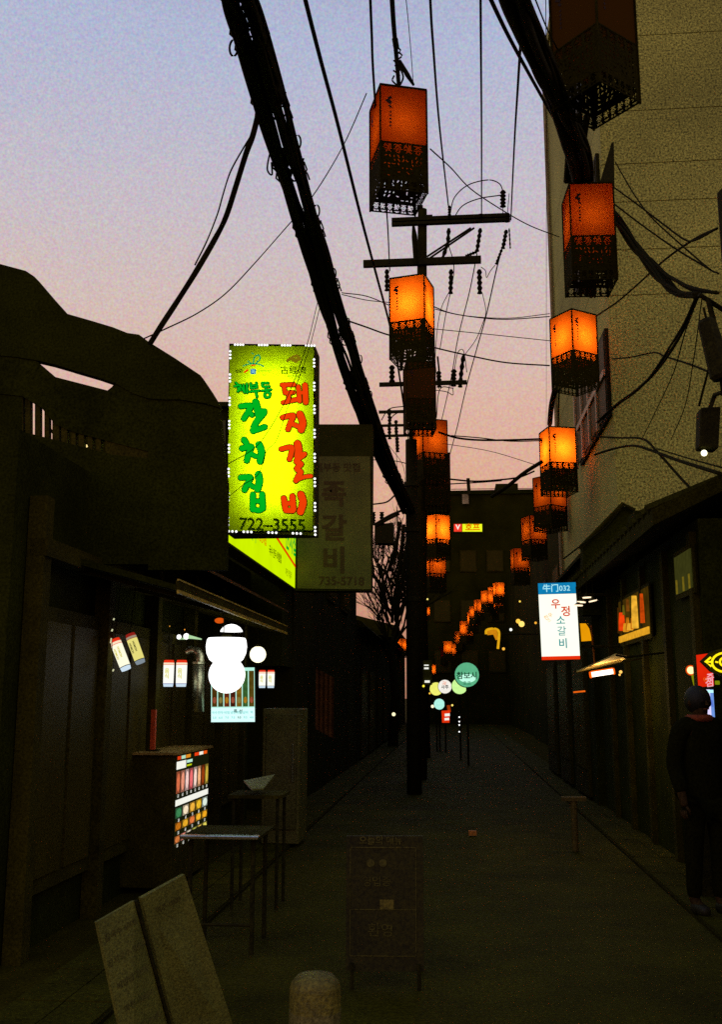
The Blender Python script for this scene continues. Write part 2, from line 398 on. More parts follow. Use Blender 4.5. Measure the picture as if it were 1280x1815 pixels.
# casing made of four sides and a back so that the tubes inside shine through the face
cas = MB(); ctr = (TL + TRc + BL + BR) / 4
def edge(a, b):
    ia, ib = a + (ctr - a).normalized() * .02, b + (ctr - b).normalized() * .02
    cas.hull8([a, b, ib, ia], [p + dep for p in (a, b, ib, ia)])
edge(TL, TRc); edge(TRc, BR); edge(BR, BL); edge(BL, TL)
cas.hull8([p + dep for p in (TL, TRc, BR, BL)], [p + dep + Vector((0, .01, 0)) for p in (TL, TRc, BR, BL)])
cas.build('casing', M_boxside, gs)
def gq(x, y):
    """lettering layout in the sign's own grid -> fractions of its face"""
    t = (y - 45) / 1675.; xl = 35 - 25 * t; return ((x - xl) / 768., t)
F = Face(TL, TRc - TL, BL - TL, gs); F.n = Vector((0, -1, 0))
mb = MB(); mb.add([F.at(.006, .003, .0), F.at(.994, .003, .0), F.at(.994, .997, .0), F.at(.006, .997, .0)], [(0, 1, 2, 3)])
mb.build('lit_panel', translucent('yellow acrylic', (.62, .95, .002, 1), (.3, .4, .02, 1), .95), gs)
for fx in (.36, .64):
    d = bpy.data.lights.new('tube', 'AREA'); d.shape = 'RECTANGLE'; d.size = .10; d.size_y = 1.35; d.energy = 4.3; d.color = (1, 1, .8)
    o = bpy.data.objects.new('tube', d); col.objects.link(o); o.location = F.at(fx, .5, -.22); o.rotation_euler = (R(-90), 0, 0) ; attach(o, gs)
    o.rotation_euler = (R(-90), 0, 0)
u_ = F.W / 768.
G1 = emit('green letter', S(0, 178, 30), 1.0, .15, 14); G0 = emit('letter outline green', S(0, 70, 10), 1.0)
R1 = emit('red letter', S(238, 62, 4), 1.0, .12, 14); R0 = emit('letter outline brown', S(70, 45, 0), 1.0); K1 = emit('black print', S(25, 42, 0), 1.0)
def st(lst): return [([gq(x, y) for x, y in p], r * u_) for p, r in lst]
green = st([([(140, 612), (228, 606), (205, 660), (168, 722)], 23), ([(205, 650), (240, 690)], 19), ([(272, 572), (290, 640), (298, 690)], 29), ([(300, 655), (350, 652)], 23),
    ([(345, 668), (275, 755), (250, 828)], 27), ([(250, 828), (300, 812), (352, 792)], 24),
    ([(168, 908), (188, 935)], 24), ([(150, 985), (232, 968), (208, 1030), (192, 1090)], 24), ([(215, 1025), (272, 1052)], 19), ([(300, 948), (322, 1010), (310, 1092)], 29),
    ([(138, 1240), (222, 1236), (192, 1298), (172, 1345)], 24), ([(202, 1290), (248, 1318)], 19), ([(294, 1208), (302, 1270), (285, 1335)], 29),
    ([(245, 1385), (242, 1510)], 24), ([(325, 1380), (330, 1500)], 24), ([(245, 1440), (325, 1440)], 19), ([(245, 1512), (300, 1518), (330, 1500)], 22)])
red = st([([(508, 414), (612, 410)], 19), ([(524, 420), (532, 480)], 18), ([(532, 486), (608, 480)], 18), ([(566, 492), (562, 548)], 18), ([(516, 572), (636, 542)], 20), ([(652, 428), (662, 556)], 19),
    ([(662, 484), (706, 480)], 15), ([(712, 414), (716, 566)], 24),
    ([(510, 705), (602, 684), (580, 745), (556, 808)], 23), ([(580, 752), (648, 782)], 20), ([(662, 672), (688, 745), (672, 810)], 30),
    ([(495, 982), (585, 965), (578, 1030), (566, 1070)], 22), ([(638, 932), (648, 990), (640, 1045)], 31), ([(660, 1030), (700, 1022)], 20),
    ([(690, 1030), (625, 1085), (668, 1110), (628, 1150), (665, 1180), (640, 1215), (620, 1255)], 22), ([(622, 1252), (690, 1222), (752, 1212)], 17),
    ([(512, 1408), (528, 1505)], 24), ([(588, 1388), (596, 1500)], 24), ([(520, 1455), (590, 1448)], 19), ([(530, 1512), (592, 1512)], 22), ([(662, 1372), (680, 1440), (656, 1520)], 30)])
small = st([([(95, 400), (112, 415)], 8), ([(85, 435), (140, 425), (115, 480)], 9), ([(115, 450), (140, 470)], 8), ([(150, 445), (168, 480)], 8), ([(165, 420), (175, 490)], 9), ([(195, 410), (198, 490)], 10),
    ([(228, 405), (232, 445)], 9), ([(280, 400), (284, 440)], 9), ([(230, 425), (284, 420)], 8), ([(232, 448), (284, 442)], 9), ([(220, 480), (305, 470)], 9), ([(275, 480), (285, 525)], 10),
    ([(330, 400), (385, 400)], 9), ([(332, 405), (340, 432), (395, 430)], 9), ([(365, 435), (365, 455)], 8), ([(330, 470), (410, 458)], 9), ([(352, 500), (372, 482), (402, 495), (392, 525), (362, 528), (352, 500)], 10)])
for lst, cuts, mo_, mi_, gr in ((green, (0, 6, 10, 99), G0, G1, 0), (red, (0, 8, 11, 16, 99), R0, R1, 0), (small, (0, 6, 12, 99), G0, G1, -1)):
    for a, b in zip(cuts[:-1], cuts[1:]):
        F.strokes(lst[a:b], mo_, 'letter_outline', (gr + 7) * u_, .004); F.strokes(lst[a:b], mi_, 'letter', gr * u_, .012)
a, b = gq(410, 1642); F.text('722–3555', a, b, 148 * u_, K1, bold=.022, wx=.98)
# small marks at the top
F.strokes(st([([(160, 250), (205, 232), (250, 228), (300, 230), (345, 250)], 5), ([(205, 205), (235, 225)], 5), ([(250, 225), (268, 165), (305, 150), (312, 185), (275, 225)], 6), ([(240, 130), (255, 140)], 4)]), emit('emblem green', S(0, 150, 90)), 'emblem', 0, .005)
F.strokes(st([([(238, 242), (268, 240)], 6), ([(175, 305), (200, 285)], 8)]), R1, 'emblem', 0, .007)
a0, b0 = gq(228, 275); a1, b1 = gq(275, 320); F.rect(a0, b0, a1, b1, emit('emblem blue', S(0, 100, 170)), 'emblem', .006)
a, b = gq(120, 298); F.text('세종', a, b, 42 * u_, K1, bold=.015)
a, b = gq(252, 298); F.text('을', a, b, 38 * u_, emit('pale print', S(150, 220, 220)), z=.008, bold=.015)
a, b = gq(350, 292); F.text('음식문화거리', a, b, 22 * u_, G0)
a, b = gq(350, 330); F.text('1호', a, b, 20 * u_, G0)
F.strokes(st([([(560, 195), (600, 165), (640, 150), (665, 180), (610, 185)], 13), ([(600, 190), (640, 205)], 10)]), emit('emblem brown', S(125, 110, 10)), 'emblem', 0, .005)
a, b = gq(610, 285); F.text('古經濟', a, b, 78 * u_, K1, bold=.01)
a, b = gq(610, 336); F.text('경복궁 서촌', a, b, 22 * u_, K1)
LED = emit('white bulb', (1, 1, 1, 1), 1.5)
def leds(pts): F.discs([gq(x, y) for x, y in pts], 10.5 * u_, LED, 'bulb_strip', .02, 10)
for x0 in (92, 308, 514, 728): leds([(x0 + 24 * k, 60) for k in range(4)])
for y0 in (122, 332, 542, 750, 960, 1170, 1380, 1590): leds([(50 - 22 * (y0 / 1600), y0 + k * 31) for k in range(3)])
for y0 in (185, 395, 600, 812, 1022, 1235, 1445, 1650): leds([(798 - 16 * (y0 / 1600), y0 + k * 31) for k in range(3)])
for x0 in (34, 165, 380, 590): leds([(x0 + 33 * k, 1706) for k in range(3)])
MB().tube([(-2.75, 9.17, 3.85), F.at(.0, .52, -.17)], .03).build('bracket', M_iron, gs)
MB().tube([(-2.75, 9.17, 3.3), F.at(.0, .9, -.17)], .03).build('bracket', M_iron, gs)
sm = MB().tube([P(388, 925, 9.1), P(395, 932, 9.1)], .012).build('bulb', W1); tag(sm, 'pair of tiny white bulbs beside the lightbox bottom left corner', 'bulb')

# ------------------------------------------------------------------ left: unlit sign and block beyond
nb = thing('brick_block', (-4.5, 19, 0), 'dark two-storey block behind the unlit vertical sign', 'building')
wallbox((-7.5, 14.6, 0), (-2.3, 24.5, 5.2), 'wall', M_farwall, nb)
wallbox((-7.6, 14.5, 5.2), (-2.2, 24.6, 5.36), 'parapet', M_darkwall, nb)
for y in (16, 18.5, 21):
    f = wallbox((-2.3, y, 3.4), (-2.25, y + 1.3, 4.8), 'window', M_darkwood, nb)
    for q in (0, 1): MB().span((-2.25, y + .06 + q * .62, 3.47), (-2.235, y + .62 + q * .62, 4.73)).build('pane', M_glass, f)
us = thing('unlit_sign', P(600, 900, 14), 'tall unlit olive sign with faded dark lettering right of the green lightbox', 'sign')
a, b, c, d = P(523, 752, 14), P(660, 752, 14), P(658, 1047, 14), P(522, 1047, 14)
MB().prism([a, b, c, d], (0, .3, 0)).build('casing', M_boxside, us)
F = Face(P(528, 809, 13.985), P(656, 809, 13.985) - P(528, 809, 13.985), P(527, 1043, 13.985) - P(528, 809, 13.985), us); F.n = Vector((0, -1, 0))
F.rect(0, 0, 1, 1, mat('faded sign face', (.10, .096, .011), .7, .3, 2.5), 'sign_face', .002)
fd = mat('faded lettering', (.06, .036, .004), .8, .2, 3)
F.text('족', .50, .30, .40, fd, bold=.03); F.text('갈', .50, .56, .40, fd, bold=.03); F.text('비', .50, .80, .40, fd, bold=.03)
F.text('체부동 맛집', .55, .09, .14, fd, bold=.02); F.text('735-5718', .60, .945, .17, fd, bold=.02)
MB().tube([(-2.4, 14.15, 5.0), P(523, 800, 14.15)], .03).build('bracket', M_iron, us)

# low shops beyond on the left, stepping down the lane
for i, (y0, y1, h, x) in enumerate(((24.7, 31, 3.3, -2.3), (31.2, 39, 3.5, -2.35), (39.2, 50, 3.9, -2.5), (50.2, 64, 5.0, -2.9))):
    t = thing('shop_building', (x - 2, y0, 0), ['low dark shop just past the two-storey block on the left', 'second low dark shop down the left of the lane, under the bare tree',
        'third dark shop down the left of the lane, beyond the tree', 'farthest dark shop on the left where the lane ends'][i], 'building')
    wallbox((x - 4.5, y0, 0), (x, y1, h), 'wall', M_farwall, t)
    mb = MB(); mb.prism([(x - 4.6, y0, h), (x + .25, y0, h), (x + .1, y0, h + .15), (x - 2.2, y0, h + .75), (x - 4.6, y0, h + .15)], (0, y1 - y0, 0)); mb.build('roof', M_tile, t)
    for q in range(2):
        f = wallbox((x, y0 + .8 + q * 2.7, .1), (x + .04, y0 + 2.6 + q * 2.7, 2.3), 'door', M_darkwood, t)
        MB().span((x + .04, y0 + .9 + q * 2.7, .5), (x + .05, y0 + 2.5 + q * 2.7, 2.2)).build('pane', M_glass, f)

# ------------------------------------------------------------------ end of the lane
eb = thing('end_block', (3, 60, 0), 'dark flat-topped block closing the lane behind the far lanterns', 'building')
a = P(738, 885, 60); b = P(1004, 872, 60)
zt = P(870, 876, 60).z
wallbox((a.x, 60, 0), (9, 70, zt), 'wall', M_farwall, eb)
wallbox((a.x - .1, 59.9, zt), (9, 60.1, zt + .25), 'parapet', M_darkwall, eb)
wallbox((P(880, 870, 60).x, 60.5, zt + .2), (P(920, 870, 60).x, 64, zt + .75), 'roof_room', M_farwall, eb)
for r_ in range(3):
    for c_ in range(6):
        x = a.x + 1 + c_ * 1.6; z = 3 + r_ * 3
        f = wallbox((x, 59.93, z), (x + 1, 60.0, z + 1.3), 'window', M_darkwood, eb)
        MB().span((x + .06, 59.915, z + .06), (x + .94, 59.93, z + 1.24)).build('pane', M_glass, f)
MB().tube([P(832, 876, 59.5), P(830, 848, 59.5)], .12).build('vent_pipe', M_iron, eb)
p0 = P(820, 893, 59.7); wallbox(p0, p0 + Vector((.38, .1, .6)), 'roof_hatch', mat('pale hatch', (.35, .28, .15), .6), eb)
for py in (868, 872): MB().tube([P(800, 874, 59.6) + Vector((0, 0, (876 - py) * .03)), P(1000, 872, 59.6) + Vector((0, 0, (876 - py) * .03))], .02, 4).build('roof_rail', M_iron, eb)
rs = thing('rooftop_sign', P(829, 936, 58), 'small glowing yellow shop sign with red end high on the end block', 'sign')
MB().prism([P(804, 927, 58), P(856, 927, 58), P(856, 944, 58), P(804, 944, 58)], (0, .3, 0)).build('casing', M_boxside, rs)
F = Face(P(805, 928, 57.97), P(855, 928, 57.97) - P(805, 928, 57.97), P(805, 943, 57.97) - P(805, 928, 57.97), rs); F.n = Vector((0, -1, 0))
F.rect(.3, .05, 1, .95, emit('yellow glow', S(225, 235, 30), 1.2, .2, 6), 'lit_panel', .002); F.rect(0, .05, .28, .95, emit('red glow', S(240, 60, 40), 1.1, .3, 9), 'lit_panel', .002)
F.text('호프', .66, .5, .48, emit('orange print', S(230, 120, 0)), bold=.03); F.text('V', .14, .45, .4, W2, bold=.03)

# ------------------------------------------------------------------ bare tree in the gap
def branch(mb, p, d, l, r, dep, rng):
    q = p + d * l; mid = p + d * l * .5 + Vector((rng.uniform(-1, 1), rng.uniform(-.5, .5), rng.uniform(-.5, .5))) * l * .09
    mb.tube([p, mid, q], [r, r * .85, r * .68], 4)
    if dep <= 0: return
    for k in range(3 if dep > 1 else 2):
        nd = (d + Vector((rng.uniform(-1, 1), rng.uniform(-.8, .8), rng.uniform(-.35, .9))) * .62).normalized()
        branch(mb, p + (q - p) * rng.uniform(.45, 1), nd, l * rng.uniform(.6, .85), r * .6, dep - 1, rng)
tg = P(695, 1100, 33)
tree = thing('bare_tree', (tg.x, 33, 0), 'bare black tree against pink sky between the unlit sign and the pole', 'tree')
rng = random.Random(4)
MB().tube([(tg.x, 33, 0), (tg.x + .1, 33, 1.6), (tg.x - .05, 33, 3.4)], [.17, .14, .11], 8).build('trunk', M_black, tree)
for k in range(11):
    mb = MB(); branch(mb, Vector((tg.x, 33, 2.6 + .2 * k)), Vector((rng.uniform(-.5, .5), rng.uniform(-.4, .4), 1)).normalized(), 1.2, .055, 5, rng)
    mb.build('limb', M_black, tree)

# ------------------------------------------------------------------ right: tall beige building
tb = thing('tall_building', (5.5, 19, 0), 'tall plain beige building with faint horizontal joints behind the right-hand lanterns', 'building')
XR, YR, YE = 2.6, 15.3, 22.9
rows = [0, 3.2, 4.75, 6.3, 7.85, 9.4, 10.35, 12.5, 16.5]
prev = 0
jz = [P(1200, y, YR).z for y in (521, 440, 355, 287, 193, 60)]
zz = [0] + jz + [17]
for i in range(len(zz) - 1):
    wallbox((XR, YR, zz[i] + (.014 if i else 0)), (9.5, YE, zz[i + 1]), 'wall_panel', M_wallR, tb)
for z in jz: wallbox((XR + .01, YR + .012, z), (9.49, YE - .01, z + .014), 'joint', M_groove, tb)
wallbox((XR - .05, YR - .05, 17), (9.6, YE + .05, 17.3), 'parapet', M_wallR, tb)
MB().tube([(XR - .06, YE - .25, .1), (XR - .06, YE - .25, 17)], .045, 8).build('drainpipe', mat('pale pipe', (.3, .24, .1), .6), tb)
MB().tube([(XR - .05, YE - .05, .1), (XR - .05, YE - .05, 17)], .02, 6).build('cable_duct', M_iron, tb)
# street-side strip window
zb, zt2 = 5.95, 7.4
wf = wallbox((XR - .06, YR + .12, zb), (XR - .004, 18.9, zt2), 'window', M_iron, tb)
pk = mat('sky-lit glass', (.5, .3, .18), .1, .2, 3, metal=.6, bump=.02)
for i in range(4):
    y0 = YR + .2 + i * .93
    MB().span((XR - .075, y0, zb + .07), (XR - .06, y0 + .80, zb + .66)).build('pane', M_glass, wf)
    MB().span((XR - .075, y0, zb + .78), (XR - .06, y0 + .80, zt2 - .07)).build('pane', M_glass, wf)
    MB().span((XR - .11, y0 + .80, zb), (XR - .06, y0 + .90, zt2)).build('mullion', M_frame, wf)
MB().span((XR - .11, YR + .12, zb + .67), (XR - .076, 18.9, zb + .77)).build('transom', M_frame, wf)
# window and shutters further up on the street side, hidden in shade
for z in (9.2, 12.3):
    f = wallbox((XR - .06, YR + .2, z), (XR - .004, 18.4, z + 1.3), 'window', M_iron, tb)
    for i in range(3): MB().span((XR - .075, YR + .3 + i * 1.0, z + .07), (XR - .06, YR + 1.2 + i * 1.0, z + 1.23)).build('pane', M_glass, f)

# block past the tall one
fb = thing('corner_block', (5, 30, 0), 'dark block past the tall beige building on the right of the lane', 'building')
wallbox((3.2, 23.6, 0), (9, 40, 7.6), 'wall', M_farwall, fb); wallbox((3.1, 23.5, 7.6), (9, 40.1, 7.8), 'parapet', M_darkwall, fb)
for y in (25, 29, 33):
    f = wallbox((3.15, y, 4), (3.2, y + 1.6, 5.4), 'window', M_darkwood, fb); MB().span((3.135, y + .07, 4.07), (3.15, y + 1.53, 5.33)).build('pane', M_glass, f)
fb2 = thing('rear_block', (5, 48, 0), 'dark block beside the lane end on the right, behind the round signs', 'building')
wallbox((3.4, 40.4, 0), (9, 59.5, 8.6), 'wall', M_farwall, fb2)

# ------------------------------------------------------------------ right: low tiled houses
XH = 2.2
def lowhouse(y0, y1, h, rise, depth, label, XH=2.2):
    t = thing('tiled_house', (XH + 2, (y0 + y1) / 2, 0), label, 'building')
    wallbox((XH, y0, 0), (XH + depth, y1, h), 'wall', M_darkwall, t)
    mb = MB(); mb.prism([(XH - .42, y0 - .15, h - .08), (XH + depth * .5, y0 - .15, h + rise), (XH + depth + .3, y0 - .15, h - .1), (XH + depth + .3, y0 - .15, h), (XH + depth * .5, y0 - .15, h + rise + .14), (XH - .42, y0 - .15, h + .06)], (0, y1 - y0 + .3, 0))
    mb.build('roof', M_tile, t)
    rr = MB(); y = y0
    while y < y1:
        rr.tube([(XH - .44, y, h + .08), (XH + depth * .25, y, h + rise * .5 + .13), (XH + depth * .5, y, h + rise + .17)], .05, 5); y += .24
    stuff(rr.build('roof_tile_rows', M_tile, t))
    MB().tube([(XH + depth * .5, y0 - .2, h + rise + .2), (XH + depth * .5, (y0 + y1) / 2, h + rise + .14), (XH + depth * .5, y1 + .2, h + rise + .2)], .1, 8).build('ridge', M_tile, t)
    for k in range(int((y1 - y0) / 1.2)):
        MB().span((XH - .06, y0 + .1 + k * 1.2, 0), (XH, y0 + .22 + k * 1.2, h - .1)).build('post', M_darkwood, t)
    return t
h1 = lowhouse(8.9, 15.0, 3.15, .9, 3.2, 'low tiled house with a warm lit window, under the tall beige wall')
h2 = lowhouse(2.6, 7.4, 3.1, 1.0, 4.2, 'nearer low tiled house behind the utility pole, on the right', 2.95)
MB().prism([P(1034, 968, 14.7), P(1105, 896, 14.7), P(1124, 906, 14.7), P(1150, 906, 14.7), P(1158, 950, 14.7), P(1158, 1090, 14.7), P(1034, 1090, 14.7)], (0, .28, 0)).build('gable_wall', M_darkwall, h1)
MB().tube([P(1028, 972, 14.65), P(1105, 893, 14.65), P(1126, 905, 14.65)], .035, 6).build('verge', M_tile, h1)
an = thing('lean_to', (2.4, 19, 0), 'dark low lean-to along the foot of the tall beige building, behind the white sign', 'building')
MB().span((2.12, 15.25, 0), (2.53, 22.8, 3.75)).build('wall', M_darkwall, an)
mb = MB(); mb.prism([(2.02, 15.2, 3.72), (2.535, 15.2, 4.0), (2.535, 15.2, 4.06), (2.02, 15.2, 3.78)], (0, 7.7, 0)); mb.build('roof', M_tile, an)
for k in range(3):
    f = MB().span((2.07, 15.9 + k * 2.3, .1), (2.12, 17.5 + k * 2.3, 2.3)).build('door', M_darkwood, an)
    MB().span((2.055, 16.0 + k * 2.3, .5), (2.07, 17.4 + k * 2.3, 2.2)).build('pane', M_glass, f)
# chimney stack seen between the roofs
ch = MB().prism([P(1126, 905, 12.4), P(1156, 905, 12.4), P(1158, 1000, 12.4), P(1126, 1000, 12.4)], (0, .5, 0)).build('chimney', M_darkwall, h1)
# warm lit window on the street side
win = MB().span((XH - .05, 10.95, 2.22), (XH - .03, 12.95, 2.82)).build('window', M_darkwood, h1)
warm = emit('warm room light', S(200, 120, 10), 1.0, .5, 9)
dimw = emit('dim warm glass', S(62, 44, 6), 1.0, .9, 9)
MB().add([(XH - .055, 10.97, 2.26), (XH - .055, 12.93, 2.26), (XH - .055, 12.93, 2.78), (XH - .055, 10.97, 2.78)], [(0, 1, 2, 3)]).build('pane', dimw, win)
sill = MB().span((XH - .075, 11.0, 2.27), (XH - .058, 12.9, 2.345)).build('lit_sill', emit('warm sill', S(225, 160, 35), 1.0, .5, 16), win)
for (y, wd, z0_, z1, c, nm) in ((12.55, .09, 2.40, 2.62, (225, 62, 10), 'red bottle'), (11.66, .085, 2.37, 2.74, (238, 176, 50), 'lit curtain'), (11.22, .05, 2.40, 2.72, (205, 72, 8), 'orange curtain'),
        (11.27, .03, 2.40, 2.68, (170, 90, 20), 'orange curtain'), (12.3, .07, 2.37, 2.47, (225, 150, 30), 'jar'), (12.16, .05, 2.37, 2.53, (190, 110, 15), 'jar'), (12.0, .08, 2.37, 2.45, (230, 165, 45), 'jar'), (11.86, .04, 2.37, 2.5, (180, 95, 8), 'jar'),
        (12.40, .03, 2.58, 2.7, (90, 80, 15), 'hanging cup'), (12.1, .04, 2.6, 2.74, (110, 60, 10), 'hanging cup'), (11.9, .03, 2.62, 2.76, (75, 60, 10), 'hanging cup'), (12.75, .05, 2.38, 2.7, (60, 35, 4), 'curtain edge')):
    MB().tube([(XH - .085, y, z0_), (XH - .085, y, (z0_ + z1) / 2), (XH - .085, y, z1)], [wd / 2, wd / 2.2, wd / 3], 8).build(nm.replace(' ', '_'), emit('window ' + nm + str(c), S(*c), 1.0, .75, 14), win)
# dim greenish window of the nearer house
w2 = MB().span((XH - .05, 8.95, 2.5), (XH - .03, 9.7, 2.95)).build('window', M_darkwood, h1)
MB().span((XH - .06, 9.0, 2.55), (XH - .05, 9.65, 2.9)).build('pane', emit('dim green glass', S(52, 52, 18), 1.0, .4, 14), w2)
for y in (9.05, 9.28, 9.55): MB().span((XH - .07, y, 2.55), (XH - .061, y + .04, 2.68)).build('bottle', emit('bottle glint', S(105, 90, 20), 1.0, .5, 30), w2)

# ------------------------------------------------------------------ utility poles
def lerp(a, b, t): return a + (b - a) * t
D1 = 20.0
pt = P(749, 372, D1); pb = Vector((P(741, 1230, D1).x, D1, 0))
pole = thing('utility_pole', pb, 'concrete utility pole carrying two crossarms behind the left-hand lanterns', 'utility pole')
MB().tube([pb, pt], [.165, .098], 14).build('shaft', M_conc, pole, smooth=True)
def arm(pole, x0, x1, y, D, hgt, name='crossarm'):
    a, b = P(x0, y, D), P(x1, y, D); h = hgt * D / FPX
    o = MB().span((a.x, D - .16, a.z - h / 2), (b.x, D - .06, a.z + h / 2)).build(name, M_iron, pole); return o
a1 = arm(pole, 695, 903, 395, D1, 7); arm(pole, 695, 903, 402.5, D1, 5.5)
arm(pole, 645, 853, 472, D1, 13)
for q in (0, 6): MB().tube([P(757, 455 + q, D1 - .1), P(835 + q, 404, D1 - .1)], .022).build('brace', M_iron, pole)
MB().tube([P(733, 400, D1 - .15), P(735, 420, D1 - .15), P(738, 470, D1 - .15)], [.03, .07, .06], 6).build('cable_joint', M_black, pole)
for (x, y) in ((745, 368), (762, 385), (762, 395)): MB().box(P(x, y, D1 - .05), (.12, .12, .06)).build('bolt', M_iron, pole)
def insulator(pts, D, parent, r=.055, name='insulator'):
    pts = [P(x, y, D) for x, y in pts]; mb = MB(); seg = []
    n = 9; tot = []
    for i in range(n + 1):
        f = i / n * (len(pts) - 1); k = min(int(f), len(pts) - 2); tot.append(lerp(pts[k], pts[k + 1], f - k))
    q = []; rs = []
    for i, p in enumerate(tot):
        q.append(p); rs.append(r if i % 2 else r * .55)
    mb.tube(q, rs, 8); return mb.build(name, M_black, parent)
insulator([(797, 365), (797, 385)], D1 - .1, pole, .04); insulator([(797, 384), (797, 392)], D1 - .1, pole, .08)
insulator([(853, 380), (853, 392)], D1 - .1, pole, .08); insulator([(899, 380), (899, 392)], D1 - .1, pole, .08)
insulator([(892, 338), (892, 366)], D1 - .1, pole, .07, 'surge_arrester')
insulator([(796, 405), (794, 432), (784, 460)], D1 - .1, pole, .05)
insulator([(852, 405), (846, 445)], D1 - .1, pole, .05); insulator([(846, 446), (826, 454)], D1 - .1, pole, .04)
insulator([(898, 408), (892, 440)], D1 - .1, pole, .05); insulator([(890, 442), (880, 468)], D1 - .1, pole, .035)
insulator([(903, 405), (905, 440)], D1 - .1, pole, .02)
insulator([(686, 478), (686, 515)], D1 - .1, pole, .055); insulator([(800, 478), (799, 520)], D1 - .1, pole, .055); insulator([(850, 478), (851, 520)], D1 - .1, pole, .06)
def wire(pts, D, r, label, cat='cable', group=None, parent=None, name='overhead_cable'):
    """pts: (x, y) with one distance, or (x, y, distance)"""
    q = [P(p[0], p[1], p[2] if len(p) > 2 else D) for p in pts]
    o = MB().tube(smooth_path(q, 6), r, 6).build(name, M_black, parent, smooth=True)
    if parent is None: tag(o, label, cat, group)
    return o
wire([(798, 380), (806, 350), (830, 328), (865, 319), (885, 325), (892, 338)], D1 - .1, .012, '', parent=pole, name='jumper_wire')
wire([(804, 388), (820, 365), (850, 352), (888, 346)], D1 - .1, .012, '', parent=pole, name='jumper_wire')
wire([(892, 366), (892, 392)], D1 - .1, .008, '', parent=pole, name='jumper_wire')
wire([(903, 343), (900, 380)], D1 - .1, .008, '', parent=pole, name='jumper_wire')
wire([(853, 473), (861, 480), (863, 492), (870, 480), (878, 470)], D1 - .1, .008, '', parent=pole, name='jumper_wire')
wire([(692, 466), (700, 461), (707, 466)], D1 - .1, .008, '', parent=pole, name='jumper_wire')
wire([(806, 466), (813, 462), (820, 467)], D1 - .1, .008, '', parent=pole, name='jumper_wire')
wire([(855, 518), (861, 545), (861, 562)], D1 - .1, .008, '', parent=pole, name='jumper_wire')
wire([(796, 518), (783, 545), (776, 580), (772, 640), (778, 690)], D1 - .1, .008, '', parent=pole, name='jumper_wire')

D2 = 27.0
pt2 = P(742, 640, D2)
pole2 = thing('utility_pole', (pt2.x, D2, 0), 'second utility pole with a lower crossarm, seen through the hanging lantern row', 'utility pole')
MB().tube([(pt2.x, D2, 0), pt2], [.2, .11], 12).build('shaft', M_conc, pole2, smooth=True)
arm(pole2, 673, 828, 684, D2, 7)
insulator([(695, 648), (695, 684)], D2 - .1, pole2, .09); insulator([(778, 658), (779, 686)], D2 - .1, pole2, .08)
insulator([(805, 655), (804, 684)], D2 - .1, pole2, .09); insulator([(822, 630), (818, 660), (816, 686)], D2 - .1, pole2, .07)
wire([(776, 632), (779, 660)], D2 - .1, .03, '', parent=pole2, name='jumper_wire')
wire([(806, 655), (812, 625), (822, 622), (828, 660)], D2 - .1, .012, '', parent=pole2, name='jumper_wire')
wire([(755, 690), (790, 694), (803, 700), (803, 688)], D2 - .1, .012, '', parent=pole2, name='jumper_wire')
D3 = 36.0
pt3 = P(731, 700, D3)
pole3 = thing('utility_pole', (pt3.x, D3, 0), 'farthest utility pole with three small arms, beside the pink gap', 'utility pole')
MB().tube([(pt3.x, D3, 0), pt3], [.22, .13], 10).build('shaft', M_conc, pole3, smooth=True)
arm(pole3, 672, 735, 732, D3, 5); arm(pole3, 676, 735, 756, D3, 4); arm(pole3, 684, 735, 774, D3, 4); 
for (x, y) in ((690, 725), (702, 745), (704, 775), (690, 752)): insulator([(x, y), (x + 1, y + 26)], D3 - .1, pole3, .08)
wire([(688, 758), (696, 738), (712, 730), (725, 735)], D3, .02, '', parent=pole3, name='jumper_wire')
wire([(676, 745), (690, 725), (718, 720)], D3, .02, '', parent=pole3, name='jumper_wire')
# dark service pole beside the lane carrying the bundle
D4 = 17.0
p4 = P(729, 780, D4)
pole4 = thing('service_pole', (p4.x, D4, 0), 'dark service pole where the thick cable bundle ends', 'utility pole')
MB().tube([(p4.x, D4, 0), p4], [.125, .10], 12).build('shaft', M_black, pole4, smooth=True)
for z in (3.2, 4.4, 5.2): MB().lathe((p4.x, D4, z), [(.135, 0), (.135, .08)], 12).build('band', M_iron, pole4)
tf = thing('transformer', P(680, 945, 30), 'small dark transformer box left of the poles in the pink gap', 'transformer')
MB().prism([P(664, 930, 30), P(697, 926, 30), P(698, 963, 30), P(664, 962, 30)], (0, .5, 0)).build('casing', M_iron, tf)
MB().tube([P(665, 932, 30), P(708, 910, 30)], .05).build('arm', M_iron, tf)
for x in (662, 677): insulator([(x, 930), (x, 908)], 30, tf, .08)
MB().tube([P(690, 960, 30.2), P(699, 960, 30.2), P(700, 1000, 30.2)], .05).build('bracket', M_iron, tf)

# right-hand pole, mostly out of frame
D5 = 8.0
pr = Vector((2.62, D5, 0))
poleR = thing('utility_pole', pr, 'near utility pole on the right edge where the sagging cables meet', 'utility pole')
MB().tube([pr, pr + Vector((0, 0, 6.6))], [.17, .13], 14).build('shaft', M_conc, poleR, smooth=True)
q = P(1312, 330, D5 - .2); MB().lathe((q.x, D5 - .2, q.z - 1.25), [(.15, 0), (.18, .03), (.18, 1.2), (.13, 1.25)], 16).build('transformer_can', M_iron, poleR, smooth=False)
MB().tube([P(1240, 522, D5 - .1), P(1300, 560, D5)], .02).build('cable_hook', M_iron, poleR)
hs = thing('horn_speaker', P(1262, 620, 7.6), 'slanted dark long box hanging under the cable knot on the right edge', 'loudspeaker')
a, b = P(1252, 566, 7.6), P(1282, 672, 7.6)
dd = (b - a); mb = MB(); mb.tube([a, a + dd * .06, a + dd * .94, b], [.05, .07, .09, .07], 10); mb.build('body', M_iron, hs)
